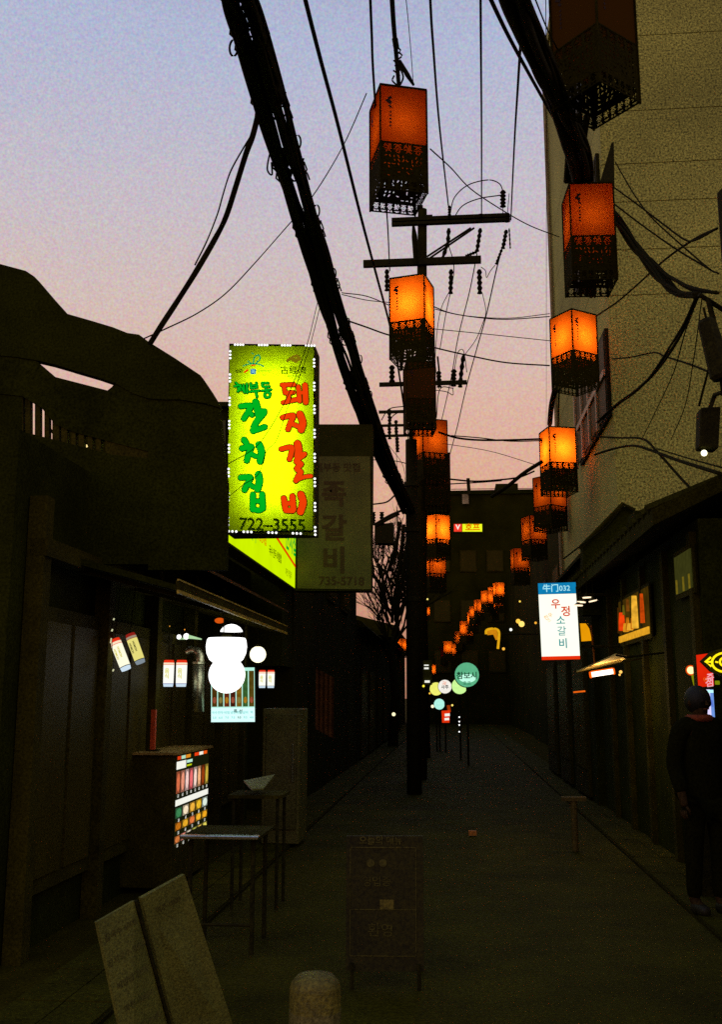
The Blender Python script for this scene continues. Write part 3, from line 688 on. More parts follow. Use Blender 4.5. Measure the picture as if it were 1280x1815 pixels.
MB().tube([b, P(1300, 690, 7.8)], .02).build('bracket', M_iron, hs)
sl = thing('street_lamp', P(1262, 760, 8.2), 'dark box lamp with one tiny white bulb on the right edge', 'lamp')
MB().hull8([P(1243, 722, 8.2), P(1279, 720, 8.2), P(1275, 795, 8.2), P(1241, 792, 8.2)], [p + Vector((0, .16, 0)) for p in (P(1243, 722, 8.2), P(1279, 720, 8.2), P(1275, 795, 8.2), P(1241, 792, 8.2))]).build('housing', M_iron, sl, bevel=.01)
MB().ball(P(1249, 803, 8.2), .026, 10).build('bulb', emit('street bulb', S(255, 248, 200), 2.5), sl)
MB().tube([P(1260, 722, 8.25), P(1268, 700, 8.25), P(1295, 690, 8.0)], .02).build('arm', M_iron, sl)

# ------------------------------------------------------------------ cables
def bundle(ctrl, strands, label, name='cable_bundle', seed=1, gap=True, rs=(.013, .022)):
    """ctrl: (x, y, distance, half width in photo units)"""
    rng = random.Random(seed); t = thing(name, P(*ctrl[0][:3]), label, 'cable')
    C = smooth_path([P(x, y, d) for x, y, d, _ in ctrl], 9); Wd = []
    for i in range(len(ctrl) - 1):
        for j in range(9): Wd.append(lerp(ctrl[i][3] * ctrl[i][2], ctrl[i + 1][3] * ctrl[i + 1][2], j / 9) / FPX)
    Wd.append(ctrl[-1][3] * ctrl[-1][2] / FPX)
    for k in range(strands):
        side = -1 if k % 2 else 1; base = ((.20 + .66 * rng.random()) if side < 0 else (.24 + .62 * rng.random())) * side if gap else rng.uniform(-.85, .85)
        ph = rng.uniform(0, 6.28); fr = rng.uniform(.15, .42); r = rng.uniform(*rs); pts = []
        for i, c in enumerate(C):
            pts.append(c + Vector((Wd[i] * (base + .055 * math.sin(ph + fr * i)), 0, Wd[i] * (.5 * math.cos(ph * 1.7 + fr * i * .8)))))
        MB().tube(pts, r, 6).build('strand', M_black, t, smooth=True)
    return t, C, Wd
bt, C, Wd = bundle([(380, -160, 4.6, 34), (412, -40, 5.2, 34), (436, 40, 5.7, 36), (484, 200, 6.8, 34), (528, 345, 8.1, 28), (570, 480, 9.8, 25), (606, 600, 11.8, 23), (640, 705, 13.6, 20), (682, 815, 15.4, 16), (724, 905, 16.9, 12)], 30,
    'thick double bundle of black cables crossing the sky from top left', rs=(.014, .026))
for i in range(4, len(C) - 2, 7):
    c = C[i]; wv = Wd[i]; mb = MB(); off = Vector((wv * (.45 if i % 2 else -.45), 0, 0))
    tng = (C[i + 1] - C[i - 1]).normalized(); a = tng.cross(Vector((0, 0, 1))).normalized(); b = tng.cross(a)
    for s_ in (-1, 1):
        rr = wv * .62; cc = c + a * (wv * .46 * s_)
        mb.tube([cc + tng * (.02 * k) + (a * math.cos(2 * math.pi * k / 9) + b * math.sin(2 * math.pi * k / 9)) * rr for k in range(19)], .008, 5)
    mb.build('lashing', M_black, bt)
    # short thick wrap where strands are taped together
    MB().tube([c - tng * .10 + a * wv * .42 * (1 if i % 2 else -1), c + a * wv * .45 * (1 if i % 2 else -1), c + tng * .10 + a * wv * .42 * (1 if i % 2 else -1)], [wv * .46, wv * .56, wv * .46], 8).build('tape_wrap', M_black, bt)
for (x, y, d, s_) in ((470, 65, 5.9, 1), (527, 252, 7.2, 1), (414, 85, 5.9, -1), (561, 374, 8.5, 1), (591, 485, 9.9, 1), (616, 572, 11.4, 1), (638, 637, 12.5, 1), (656, 700, 13.6, 1), (583, 575, 11.2, -1)):
    rr = 14 * 7 / d * d / FPX * .9
    MB().tube([P(x, y, d) + Vector((rr * .55 * math.cos(k * math.pi / 8), 0, rr * 1.25 * math.sin(k * math.pi / 8))) for k in range(17)], .008, 5).build('hanger_ring', M_black, bt)
MB().tube(smooth_path([P(482, 260, 7.5), P(476, 282, 7.5), P(474, 302, 7.5), P(482, 310, 7.5), P(481, 288, 7.5)], 4), .008, 5).build('loose_tail', M_black, bt)

G = 'thin wires strung along the lane'
wire([(520, -90, 5.2), (540, -5, 5.8), (568, 105, 6.7), (600, 225, 7.9), (640, 385, 10), (668, 490, 12), (690, 572, 14), (704, 640, 15.4), (722, 760, 17)], 0, .016, 'single thick black cable running down the sky right of the big bundle')
for i, p in enumerate(((562, 72, 6.4), (588, 190, 7.5), (611, 275, 8.5), (634, 382, 10))):
    pass
wire([(655, -40, 7), (659, 60, 8), (663, 150, 9), (676, 330, 13), (686, 380, 15), (691, 480, 19.9)], 0, .012, 'thin wire dropping past the left side of the highest lit lantern')
wire([(692, -60, 7), (697, 30, 8), (702, 90, 8.8), (707, 150, 9.6)], 0, .022, 'frayed thick wire ending at the top of the highest lit lantern')
for k in range(7):
    pass
fx = thing('wire_splice', P(705, 100, 8.9), 'tangle of spliced wire ends just above the highest lit lantern', 'cable')
rng = random.Random(3)
for k in range(9):
    y0 = 62 + k * 9; MB().tube(smooth_path([P(700 + rng.uniform(-3, 3), y0, 8.9), P(704 + rng.uniform(-9, 9), y0 + 9, 8.9), P(703 + rng.uniform(-3, 3), y0 + 18, 8.9)], 3), .009, 5).build('wire_end', M_black, fx)
MB().tube([P(708, 108, 9), P(722, 132, 9), P(733, 150, 9.2)], [.02, .028, .015], 6).build('sleeve', M_black, fx)
MB().tube(smooth_path([P(706, 115, 9), P(715, 135, 9), P(710, 150, 9.3)], 3), .01, 5).build('wire_end', M_black, fx)
MB().tube([P(700, 68, 8.8), P(703, 86, 8.9)], [.03, .03], 6).build('sleeve', M_black, fx)
wire([(717, -30, 8), (726, 60, 9), (733, 150, 10)], 0, .004, 'hair-thin wire just right of the frayed one at the top')
wire([(762, -30, 8), (764, 20, 8.6), (768, 80, 9.4), (780, 230, 12.5), (797, 380, 19.8)], 0, .013, 'thin wire right of the highest lantern down to the upper crossarm')
wire([(852, -30, 8), (853, 100, 9.8), (854, 240, 13), (854, 385, 19.8)], 0, .012, 'straight vertical wire meeting the middle of the upper crossarm')
wire([(866, -10, 6), (905, 70, 7), (960, 170, 8.6), (995, 232, 10), (1012, 262, 11)], 0, .016, 'slanting wire crossing down to the tall building edge')
wire([(924, 66, 7.6), (918, 160, 10), (912, 260, 13.5), (906, 390, 19.8)], 0, .013, 'wire falling from the right bundle to the end of the upper crossarm')
wire([(968, -20, 8), (969, 230, 12), (969, 545, 20), (969, 760, 26)], 0, .004, 'hair-thin plumb wire beside the tall building edge')
wire([(763, 264, 10), (800, 298, 11), (835, 335, 12), (890, 372, 13), (940, 400, 14), (992, 420, 15.5)], 0, .008, 'thin wire from the highest lantern sagging to the tall building')
wire([(650, 165, 9.5), (615, 245, 9.6), (580, 308, 9.8), (545, 360, 9.8), (510, 400, 9.8), (450, 468, 9.6), (400, 520, 9.2), (350, 555, 8.6), (295, 582, 7.6), (255, 600, 7.4)], 0, .006, 'very thin wire from the highest lantern down to the dark roof')
wire([(458, 200, 6.7), (448, 240, 6.7), (436, 272, 6.7), (418, 330, 6.8), (400, 385, 6.9), (380, 425, 7), (345, 485, 7), (310, 540, 7.1), (285, 578, 7.1), (265, 610, 7.15)], 0, .022, 'thick drop cable curving from the bundle to the dark roof')
wire([(450, 232, 6.65), (428, 268, 6.65), (408, 305, 6.65), (395, 345, 6.7), (385, 380, 6.8), (366, 428, 6.9), (345, 470, 6.9)], 0, .006, 'slack thin wire hanging beside the thick drop cable')
# pole to pole lines behind
wire([(795, 432, 19.9), (805, 480, 21), (790, 560, 22.5), (780, 620, 24)], 0, .01, 'line below the upper crossarm, left of three', group=G)
wire([(846, 450, 19.9), (832, 520, 21), (812, 600, 23.5), (798, 680, 26.8), (770, 800, 32)], 0, .012, 'line below the upper crossarm, middle of three', group=G)
wire([(889, 445, 19.9), (880, 480, 20.5), (862, 560, 22.5), (845, 620, 24.5), (826, 690, 27), (810, 760, 30), (792, 826, 34)], 0, .014, 'line below the upper crossarm, right of three', group=G)
wire([(861, 560, 22.5), (845, 600, 23), (825, 628, 26.8)], 0, .01, 'short slack link between two of the lines', group=G)
wire([(804, 688, 27), (780, 690, 27.2), (774, 740, 29)], 0, .014, 'short drop from the second crossarm', group=G)
# cross-lane wires
wire([(606, 519, 12.5), (650, 525, 13), (690, 541, 13.5)], 0, .007, 'upper thin wire left of the second lantern')
wire([(606, 522, 12.6), (650, 532, 13.1), (690, 536, 13.6)], 0, .006, 'second thin wire left of the second lantern')
wire([(768, 543, 13.5), (800, 555, 14), (850, 563, 14.3), (900, 566, 14.6), (975, 561, 15)], 0, .008, 'thin sagging wire between the second left and second right lanterns')
wire([(768, 547, 13.6), (820, 559, 14.1), (900, 564, 14.6), (975, 556, 15)], 0, .006, 'thinner companion of the sagging wire between those lanterns')
wire([(770, 583, 14), (870, 593, 14.5), (975, 604, 15)], 0, .006, 'taut thin wire just below the sagging pair')
wire([(615, 568, 12.2), (650, 580, 12.8), (690, 594, 13.4), (770, 616, 14), (840, 632, 14.4), (900, 643, 14.8), (975, 648, 15)], 0, .011, 'medium wire from the bundle across to the right lantern with two lit faces')
wire([(778, 766, 17), (810, 776, 17.2), (850, 780, 17.4), (900, 780, 17.6), (962, 778, 17.8)], 0, .018, 'thick level cable left of the brightest yellow lantern')
wire([(800, 772, 17.1), (850, 776, 17.4), (905, 782, 17.6), (962, 781, 17.8)], 0, .01, 'thin companion below the thick level cable')
wire([(785, 786, 18), (870, 800, 18.4), (950, 824, 18.8)], 0, .006, 'thin wire sloping under the level cable')
wire([(795, 849, 22), (840, 853, 22), (880, 851, 22), (920, 846, 22), (948, 835, 22)], 0, .02, 'dark cable above the end block roof')
wire([(795, 858, 22), (850, 855, 22), (890, 852, 22)], 0, .014, 'second cable above the end block roof')
wire([(872, 880, 18.5), (900, 862, 18), (930, 838, 17.7), (962, 818, 17.5)], 0, .035, 'short thick cable rising to the brightest yellow lantern')
wire([(660, 894, 25), (685, 890, 24), (700, 878, 22), (712, 870, 20)], 0, .02, 'dark cable low in the pink gap')
wire([(663, 930, 29), (690, 914, 27), (712, 905, 24)], 0, .03, 'thick cable above the small transformer')
wire([(660, 815, 24), (700, 817, 24), (730, 824, 24)], 0, .012, 'thin level wire crossing the pink gap')
wire([(700, 868, 21), (716, 858, 21), (734, 850, 21)], 0, .014, 'short wire joining the bundle end to the poles')
for k, (x0, y0, x1, y1) in enumerate(((704, 905, 692, 1030), (716, 930, 700, 1100), (712, 960, 678, 1060), (722, 990, 704, 1120), (690, 1000, 716, 1080), (672, 1000, 720, 1060), (668, 1040, 700, 1090))):
    wire([(x0, y0, 26), ((x0 + x1) / 2 + random.uniform(-8, 8), (y0 + y1) / 2, 27), (x1, y1, 28)], 0, .02 + .01 * (k % 2), ['slack wire from the bundle end down the left of the bare tree', 'slack wire hugging the service pole beside the tree', 'slack wire slanting left across the tree crown', 'slack wire between tree crown and pole foot', 'wire curling right below the small transformer', 'wire crossing from the transformer down to the pole', 'lowest left slack wire over the bare tree'][k], group='slack wires in the pink gap')
rng = random.Random(21)
gapnames = ['tight', 'slack', 'kinked', 'looping', 'steep', 'shallow', 'forked', 'frayed', 'short', 'long', 'doubled', 'curling', 'leaning', 'swaying']
for k in range(14):
    x0 = rng.uniform(672, 722); x1 = min(722, max(668, x0 + rng.uniform(-34, 34))); y0 = rng.uniform(965, 1020); y1 = y0 + rng.uniform(30, 110); d_ = rng.uniform(24, 30)
    wire([(x0, y0, d_), (lerp(x0, x1, .5) + rng.uniform(-12, 12), lerp(y0, y1, .5) + rng.uniform(-4, 14), d_), (x1, y1, d_ + .3)], 0, rng.choice((.008, .012, .03)), 'black %s wire tangled among the twigs in the pink gap' % gapnames[k], group='slack wires in the pink gap')
for k, (x0, y0, x1, y1) in enumerate(((716, 930, 696, 1090), (709, 925, 690, 1012), (722, 965, 702, 1080))):
    wire([(x0, y0, 23), (lerp(x0, x1, .4) + 2, lerp(y0, y1, .4), 23), (x1, y1, 23)], 0, .05, ['thick', 'stub of thick', 'long thick'][k] + ' black cable hanging under the bundle end', group='slack wires in the pink gap')
for k in range(5):
    wire([(722 + k * 5, 500 + 60 * k, 21), (724 + k * 3, 800, 21), (728 + k * 4, 1010, 21)], 0, .012, ['leftmost wire down the service pole', 'second wire from the left down the service pole', 'middle wire of five down the poles', 'second wire from the right down the poles', 'rightmost wire of five down the poles'][k], group='wires running down the poles')
wire([(700, 760, 26), (706, 870, 26), (700, 930, 26)], 0, .008, 'hair-thin wire in the gap between bundle and pole')
wire([(690, 790, 26), (716, 830, 26), (716, 890, 26)], 0, .008, 'slack hair-thin wire looping in the gap between bundle and pole')
# wires in front of the lightbox
wire([(563, 535, 8.4), (550, 590, 8.5), (541, 620, 8.6), (525, 665, 8.7), (505, 712, 8.75), (478, 760, 8.8), (450, 795, 8.8), (405, 822, 8.85)], 0, .0035, 'upper hair-thin wire crossing the face of the green lightbox')
wire([(568, 540, 8.4), (553, 600, 8.5), (544, 630, 8.6), (530, 670, 8.7), (509, 725, 8.75), (490, 780, 8.8), (472, 800, 8.8), (458, 840, 8.8), (430, 860, 8.8), (403, 882, 8.85)], 0, .0035, 'lower hair-thin wire crossing the face of the green lightbox')
# right-hand bundle
bR, C2, W2_ = bundle([(895, -80, 5.2, 28), (918, 0, 5.8, 28), (950, 85, 6.7, 26), (990, 175, 7.8, 24), (1016, 240, 9.0, 22), (1034, 300, 10.6, 22), (1040, 400, 12.5, 14), (1046, 520, 14.5, 14)], 13,
    'dark cable bundle entering top centre-right and passing behind the unlit lantern', gap=False, seed=5, rs=(.02, .036))
wire([(935, -10, 6.4), (955, 60, 7), (975, 110, 7.8)], 0, .008, 'thin wire just right of the right-hand bundle')
wire([(946, -10, 6.4), (970, 50, 7), (990, 90, 7.8)], 0, .006, 'hair-thin wire by the left edge of the unlit lantern top')
tg2 = thing('cable_tangle', P(1030, 270, 10.8), 'dark cable tangle between the unlit lantern and the deep orange lantern', 'cable')
rng = random.Random(8)
for k in range(12):
    x = rng.uniform(1002, 1044); MB().tube(smooth_path([P(x, 205, 10.2), P(lerp(x, 1024, .4) + rng.uniform(-6, 6), 255, 10.8), P(lerp(x, 1030, .1) + rng.uniform(-12, 16), 322, 11.4)], 4), rng.uniform(.02, .04), 6).build('strand', M_black, tg2, smooth=True)
MB().hull8([P(1085, 252, 11.4), P(1089, 252, 11.4), P(1090, 330, 11.4), P(1062, 330, 11.4)], [p + Vector((0, .1, 0)) for p in (P(1085, 252, 11.4), P(1089, 252, 11.4), P(1090, 330, 11.4), P(1062, 330, 11.4))]).build('bracket_plate', M_iron, tg2)
MB().tube([P(1082, 300, 11.6), P(1088, 420, 11.8), P(1082, 510, 12)], .035, 6).build('strand', M_black, tg2)
bk2, _, _ = bundle([(1083, 372, 11.5, 12), (1110, 408, 10.9, 12), (1140, 450, 10.2, 12), (1175, 492, 9.4, 12), (1205, 518, 8.7, 9), (1240, 524, 8.0, 8)], 7, 'thick rope of cables sagging from the deep orange lantern to the right pole', gap=False, seed=9, rs=(.012, .02))
bk3, _, _ = bundle([(1150, 460, 10, 5), (1185, 490, 9.2, 6), (1225, 512, 8.4, 5), (1270, 518, 7.8, 5)], 4, 'thinner rope of cables just above the sagging one', gap=False, seed=10, rs=(.01, .014))
bk4, _, _ = bundle([(1238, 524, 8, 4), (1210, 585, 9, 5), (1178, 638, 10.4, 5), (1142, 680, 12, 4), (1100, 715, 14.5, 4), (1060, 748, 16, 3)], 4, 'cable rope descending left from the knot across the beige wall', gap=False, seed=11, rs=(.012, .016))
wire([(1086, 330, 11.3), (1130, 362, 10.5), (1180, 400, 9.6), (1215, 425, 9), (1235, 425, 8.6), (1272, 405, 8)], 0, .009, 'upper wire sweeping from the deep orange lantern to the right pole')
wire([(1092, 288, 11.5), (1110, 320, 11.2), (1130, 352, 10.8), (1160, 390, 10), (1250, 470, 8.6), (1275, 485, 8)], 0, .008, 'steep thin wire right of the deep orange lantern')
wire([(1090, 362, 11.3), (1140, 400, 10.5), (1200, 442, 9.5), (1260, 478, 8.4)], 0, .009, 'lower wire parallel to the sweeping one')
wire([(1058, 560, 14.5), (1095, 535, 13.5), (1130, 505, 12.5), (1180, 460, 11), (1230, 425, 9.5), (1272, 405, 8.1)], 0, .012, 'wire rising from the two-faced lantern to the right pole')
wire([(1238, 530, 8), (1215, 590, 8.8), (1195, 660, 9.8), (1165, 725, 11.5), (1138, 780, 13.5)], 0, .006, 'thin straight wire falling left from the cable knot')
wire([(1245, 530, 8), (1230, 640, 9), (1215, 720, 10), (1190, 780, 12)], 0, .005, 'faint wire falling steeply from the cable knot')
wire([(1256, 530, 7.9), (1272, 600, 7.8), (1284, 700, 7.7)], 0, .022, 'thick cable dropping along the right frame edge')
wire([(1248, 545, 7.9), (1262, 620, 7.9), (1240, 720, 8)], 0, .01, 'slack wire down to the box lamp')
wire([(1088, 636, 14.8), (1120, 633, 13.6), (1160, 625, 12.5), (1180, 632, 11.6), (1230, 648, 10), (1285, 672, 8.4)], 0, .011, 'wavy wire level with the two-faced lantern skirt')
wire([(1058, 774, 16), (1100, 776, 15), (1140, 778, 13), (1165, 800, 12), (1210, 850, 11), (1252, 892, 10)], 0, .016, 'cable humping over and falling to the low tiled roof')
wire([(1055, 806, 16), (1090, 795, 15), (1125, 790, 13.5), (1160, 800, 12), (1200, 815, 10.5), (1285, 842, 8.4)], 0, .018, 'humped cable running on to the right frame edge')
wire([(1165, 795, 12), (1220, 812, 10.4), (1285, 830, 8.4)], 0, .008, 'thin wire above the humped cable')
wire([(1000, 990, 13), (1040, 960, 12), (1075, 935, 11.5), (1100, 905, 11)], 0, .01, 'thin wire along the low tiled eave')
wire([(984, 692, 14.9), (978, 720, 16), (975, 752, 17.4)], 0, .045, 'dark twisted cable between the two-faced lantern and the yellow one')
wire([(992, 690, 14.9), (990, 755, 17.4)], 0, .012, 'thin hanger wire above the brightest yellow lantern')

# ------------------------------------------------------------------ paper lanterns
LW = .5; LH = .66; FH = .53       # width, paper height, fretwork height
GLYPHS = [
    [((.25, .95), (.05, .6)), ((.3, .8), (.45, .6)), ((.6, .95), (.6, .5)), ((.78, .95), (.78, .5)), ((.66, .73), (.73, .73)), ((.1, .42), (.9, .42)), ((.5, .3), (.3, .1)), ((.62, .28), (.8, .1))],
    [((.1, .93), (.8, .93)), ((.45, .82), (.2, .58)), ((.55, .75), (.78, .58)), ((.5, .55), (.5, .5)), ((.08, .40), (.92, .40)), ((.35, .28), (.25, .15)), ((.4, .06), (.62, .06)), ((.7, .12), (.66, .27))],
]
def fret_mesh():
    """one side of the skirt: a thin dark plate with real stencil cuts"""
    nx_, ny_ = 110, 128; cut_cells = set()
    def cut(a, b, r):
        for k in range(25):
            x = a[0] + (b[0] - a[0]) * k / 24; y = a[1] + (b[1] - a[1]) * k / 24
            i0 = int((x - r + LW / 2) / LW * nx_); i1_ = int((x + r + LW / 2) / LW * nx_); j0 = int((-y - r) / FH * ny_); j1 = int((-y + r) / FH * ny_)
            for i in range(i0, i1_):
                for j in range(j0, j1):
                    if 2 < i < nx_ - 3 and 1 < j < ny_ - 3: cut_cells.add((i, j))
    rg = random.Random(2)
    for i in range(4):
        for (a, b) in GLYPHS[i % 2]:
            x0 = -.215 + i * .108; cut((x0 + a[0] * .095, -.012 - (1 - a[1]) * .10), (x0 + b[0] * .095, -.012 - (1 - b[1]) * .10), .0062)
    for r_ in range(6):
        for i in range(9):
            if rg.random() < .35: continue
            x = -.2 + i * .048 + rg.uniform(-.008, .008); y = -.15 - r_ * .044; an = rg.uniform(0, 3.14); l = rg.uniform(.006, .014)
            cut((x - l * math.cos(an), y - l * math.sin(an)), (x + l * math.cos(an), y + l * math.sin(an)), .0046)
    for r_ in range(2):
        for i in range(6):
            for (a, b) in GLYPHS[(i + r_) % 2]:
                x0 = -.225 + i * .076; y0 = -.42 - r_ * .078
                cut((x0 + a[0] * .064, y0 - (1 - a[1]) * .064), (x0 + b[0] * .064, y0 - (1 - b[1]) * .064), .0048)
    b = MB(); cw, chh = LW / nx_, FH / ny_
    for j in range(ny_):
        i = 0
        while i < nx_:
            if (i, j) in cut_cells: i += 1; continue
            k = i
            while k < nx_ and (k, j) not in cut_cells: k += 1
            b.span((-LW / 2 + i * cw, -(j + 1) * chh, -.0015), (-LW / 2 + k * cw, -j * chh, .0015)); i = k
    me = bpy.data.meshes.new('fretwork_panel'); me.from_pydata(b.v, [], b.f); me.update(); me.materials.append(M_fret); return me
FRET = fret_mesh()
def make_lantern(name, loc, rz, power, label, group, w=1.0, lit=True, off=False):
    """origin at the centre of the lantern's top"""
    t = thing(name, loc, label, 'lantern', group, rz)
    power *= 1.25
    h = LW / 2
    key = 'off' if off else 'on'
    if key not in LM:
        parts = []
        b = MB()
        for i in range(4):
            M = Matrix.Rotation(i * math.pi / 2, 3, 'Z'); q = [M @ Vector(v) for v in ((-h + .008, -h + .006, -.02), (h - .008, -h + .006, -.02), (h - .008, -h + .006, -LH - .12), (-h + .008, -h + .006, -LH - .12))]
            b.add(q, [(0, 1, 2, 3)])
        parts.append(('paper_shade', b, M_paper_off if off else M_paper, None))
        b = MB().box((0, 0, -.008), (LW + .01, LW + .01, .016)); parts.append(('top_cap', b, M_fret, None))
        b = MB()
        for sx_ in (-1, 1):
            for sy in (-1, 1): b.box((sx_ * h, sy * h, -(LH + FH) / 2 - .012), (.016, .016, LH + FH - .01))
        for z in (-LH, -LH - FH + .006):
            for i in range(4): b.box(Matrix.Rotation(i * math.pi / 2, 3, 'Z') @ Vector((0, -h, z)), (LW, .010, .012) if i % 2 == 0 else (.010, LW, .012))
        parts.append(('frame', b, M_fret, None))
        # ink picture and a column of writing on two faces
        for i in (0, 1, 2, 3):
            M = Matrix.Rotation(i * math.pi / 2, 3, 'Z'); b = MB()
            def q2(x, z, M=M): return M @ Vector((x, -h + .003, z))
            for pl in ([(-.20, -.19), (-.16, -.16), (-.12, -.20), (-.14, -.23), (-.17, -.21)], [(-.18, -.15), (-.13, -.13), (-.12, -.155), (-.15, -.17)], [(-.17, -.24), (-.145, -.23), (-.12, -.26), (-.14, -.27), (-.155, -.255)]):
                b.add([q2(x, z) for x, z in pl], [tuple(range(len(pl)))])
            for k in range(5):
                z = -.31 - k * .04; b.add([q2(-.155, z), q2(-.135, z + .012), q2(-.128, z - .004), q2(-.142, z - .02)], [(0, 1, 2, 3)])
            parts.append(('ink_drawing', b, M_ink, None))
        L2 = []
        for (nm, b, m, _) in parts:
            me = bpy.data.meshes.new(nm); me.from_pydata(b.v, [], b.f); me.update(); me.materials.append(m); L2.append((nm, me, None))
        for i in range(4): L2.append(('fretwork_panel', FRET, i))
        LM[key] = L2
    for nm, me, i in LM[key]:
        o = bpy.data.objects.new(nm, me); col.objects.link(o); o.parent = t
        if nm == 'ink_drawing': o['kind'] = 'stuff'
        if i is not None:
            M = Matrix.Rotation(i * math.pi / 2, 4, 'Z') @ Matrix.Translation((0, -h, -LH - .002)) @ Matrix.Rotation(math.pi / 2, 4, 'X'); o.matrix_basis = M
    t.scale = (w, w, w)
    if lit and power > 0:
        d = bpy.data.lights.new('lamp', 'POINT'); d.energy = power; d.color = (1, .93, .8); d.shadow_soft_size = .06
        o = bpy.data.objects.new('lamp', d); col.objects.link(o); o.parent = t; o.location = (0, 0, -LH * .60)
    return t
LM = {}
def hang(px, py, D, rz, power, label, group='paper lanterns hung in two rows over the lane', w=1.0, **k):
    return make_lantern('paper_lantern', P(px, py + .24 * w / D * (1235 - py), D), R(rz), power, label, group, w, **k)
PW = 1.0
hang(705, 150, 9.7, 17, .8 * PW, 'highest lit lantern, top centre, orange with birds printed and white-flecked skirt')
hang(730, 487, 13.2, -14, 8 * PW, 'bright amber lantern just under the lower crossarm of the pole')
hang(743, 640, 16.5, 8, 0, 'unlit brown lantern directly below the bright amber one', off=True, lit=False)
hang(762, 742, 18.5, 24, 1.76 * PW, 'orange lantern half hidden below the unlit brown one')
hang(774, 802, 20, 5, 0, 'unlit dark lantern below the half hidden orange one', off=True, lit=False)
hang(774, 911, 26, 44, 9 * PW, 'small amber lantern left of the glowing yellow rooftop sign')
hang(771, 976, 29, 20, 1.76 * PW, 'small orange lantern just below the amber one near the rooftop sign')
hang(1048, -74, 7.75, 41, 0.02 * PW, 'large dark unlit lantern cut by the top of the frame', off=True)  # faint lamp added inside to tint the unlit paper reddish
hang(1041, 322, 11.0, 3, .75 * PW, 'deep orange lantern against the beige wall, below the large unlit one')
hang(1016, 550, 14.9, 35, 6.5 * PW, 'amber lantern with two equally lit faces at the building edge')
hang(988, 756, 17.8, 15, 11 * PW, 'brightest yellow lantern on the right, above the white restaurant sign')
hang(974, 842, 21.5, 42, 1.44 * PW, 'orange lantern peeking out under the brightest yellow one')
hang(946, 913, 27, 25, 1.28 * PW, 'dull orange lantern right of the glowing rooftop sign')
hang(921, 971, 33, 10, 1.28 * PW, 'red-orange lantern below and left of the dull orange one')
far = [(884, 1032, 34, .8, .62), (864, 1046, 40, .8, .7), (850, 1062, 46, .7, .8), (874, 1064, 52, .6, .85), (838, 1084, 50, 1.1, .9), (827, 1100, 52, 1.3, 1.0),
       (816, 1118, 60, .9, 1), (806, 1132, 64, .9, 1), (794, 1136, 56, 1.2, .9), (784, 1132, 66, .8, 1), (872, 1040, 44, .5, .5),
       (757, 1076, 50, .6, .55), (751, 1108, 52, .7, .6), (713, 1132, 48, .7, .75), (690, 1168, 52, 1.0, .8), (703, 1174, 56, .8, .8), (754, 1184, 46, 1.2, .75), (765, 1178, 50, .7, .6), (935, 992, 40, .6, .8), (801, 1140, 58, .9, .9), (788, 1146, 60, 1.0, .9), (842, 1074, 48, .7, .75), (868, 1056, 42, .8, .7), (822, 1112, 54, .7, .7), (884, 1052, 50, .6, .8), (709, 1146, 52, .6, .7), (682, 1164, 54, .6, .7)]
names = ['tall narrow far lantern at the head of the descending chain', 'far lantern left of the tall narrow one', 'far lantern at the left foot of the chain head', 'far lantern tucked under the chain head',
         'far lantern, fifth down the descending chain', 'brightest far lantern midway down the chain', 'far lantern just below the brightest midway one', 'far lantern right of the lowest cluster', 'lowest lantern of the far cluster',
         'far lantern left of the lowest cluster', 'tiny far lantern bridging the chain head', 'tiny orange lantern beside the service pole, upper', 'tiny orange lantern beside the service pole, lower',
         'lone red lantern left of the poles below the bare tree', 'lowest left orange lantern near the white street light', 'small lantern touching the lowest left one', 'orange lantern glowing just above the yellow dot sign on the pole',
         'tiny lantern touching the one above the yellow dot sign', 'small orange lantern at the step of the red-orange one', 'far lantern at the right of the bottom V-shaped cluster', 'far lantern at the point of the bottom V-shaped cluster', 'far lantern just above the fifth one of the chain',
         'far lantern in the notch of the chain head', 'dim far lantern touching the brightest midway one', 'far lantern hanging lowest at the right of the chain head', 'dim lantern tail under the lone red one', 'tiny lantern at the far left end of the lowest left group']
for (x, y, d, p, wq), nm in zip(far, names):
    hang(x, y, d, random.choice((5, 15, 30, 44, 60)), p * 2.6 * PW, nm, 'far paper lanterns down the lane', w=wq)

# ------------------------------------------------------------------ right: restaurant sign and small lights
D6 = 13.0
a, b, c, d = P(954, 1034, D6), P(1021, 1032, D6), P(1031, 1166, D6), P(961, 1170, D6)
wsn = thing('restaurant_sign', (a + c) / 2, 'white lit restaurant sign with blue header and red foot', 'sign')
MB().prism([a, b, c, d], (0, .2, 0)).build('casing', M_boxside, wsn)
F = Face(a, b - a, d - a, wsn); F.n = Vector((0, -1, 0))
F.rect(0, 0, 1, .145, emit('blue header', S(12, 125, 178), 1.0, .25, 9), 'header_panel', .003)
F.rect(0, .148, 1, .955, emit('white sign face', S(248, 250, 232), 1.15, .05, 3, cast=True), 'lit_panel', .003)
F.rect(0, .955, 1, 1.0, emit('red foot', S(232, 48, 8), 1.0, .1, 9), 'foot_panel', .003)
lt = emit('pale letter', S(170, 235, 245))
F.text('牛门', .33, .075, .105, lt, bold=.02); F.text('032', .70, .078, .095, lt, bold=.012)
rdl = emit('vermilion letter', S(215, 62, 8)); org = emit('orange letter', S(240, 130, 15)); tea = emit('teal letter', S(20, 145, 150)); pal = emit('pale orange letter', S(245, 190, 120))
F.text('우', .44, .285, .135, rdl, bold=.02); F.text('정', .70, .385, .14, rdl, bold=.02)
F.text('소', .55, .50, .13, tea, bold=.012); F.text('갈', .56, .64, .13, tea, bold=.004); F.text('비', .58, .80, .135, tea, bold=.014)
F.text('한우', .235, .44, .065, pal, rot=.5, bold=.012); F.text('소', .245, .49, .055, pal, rot=.5)
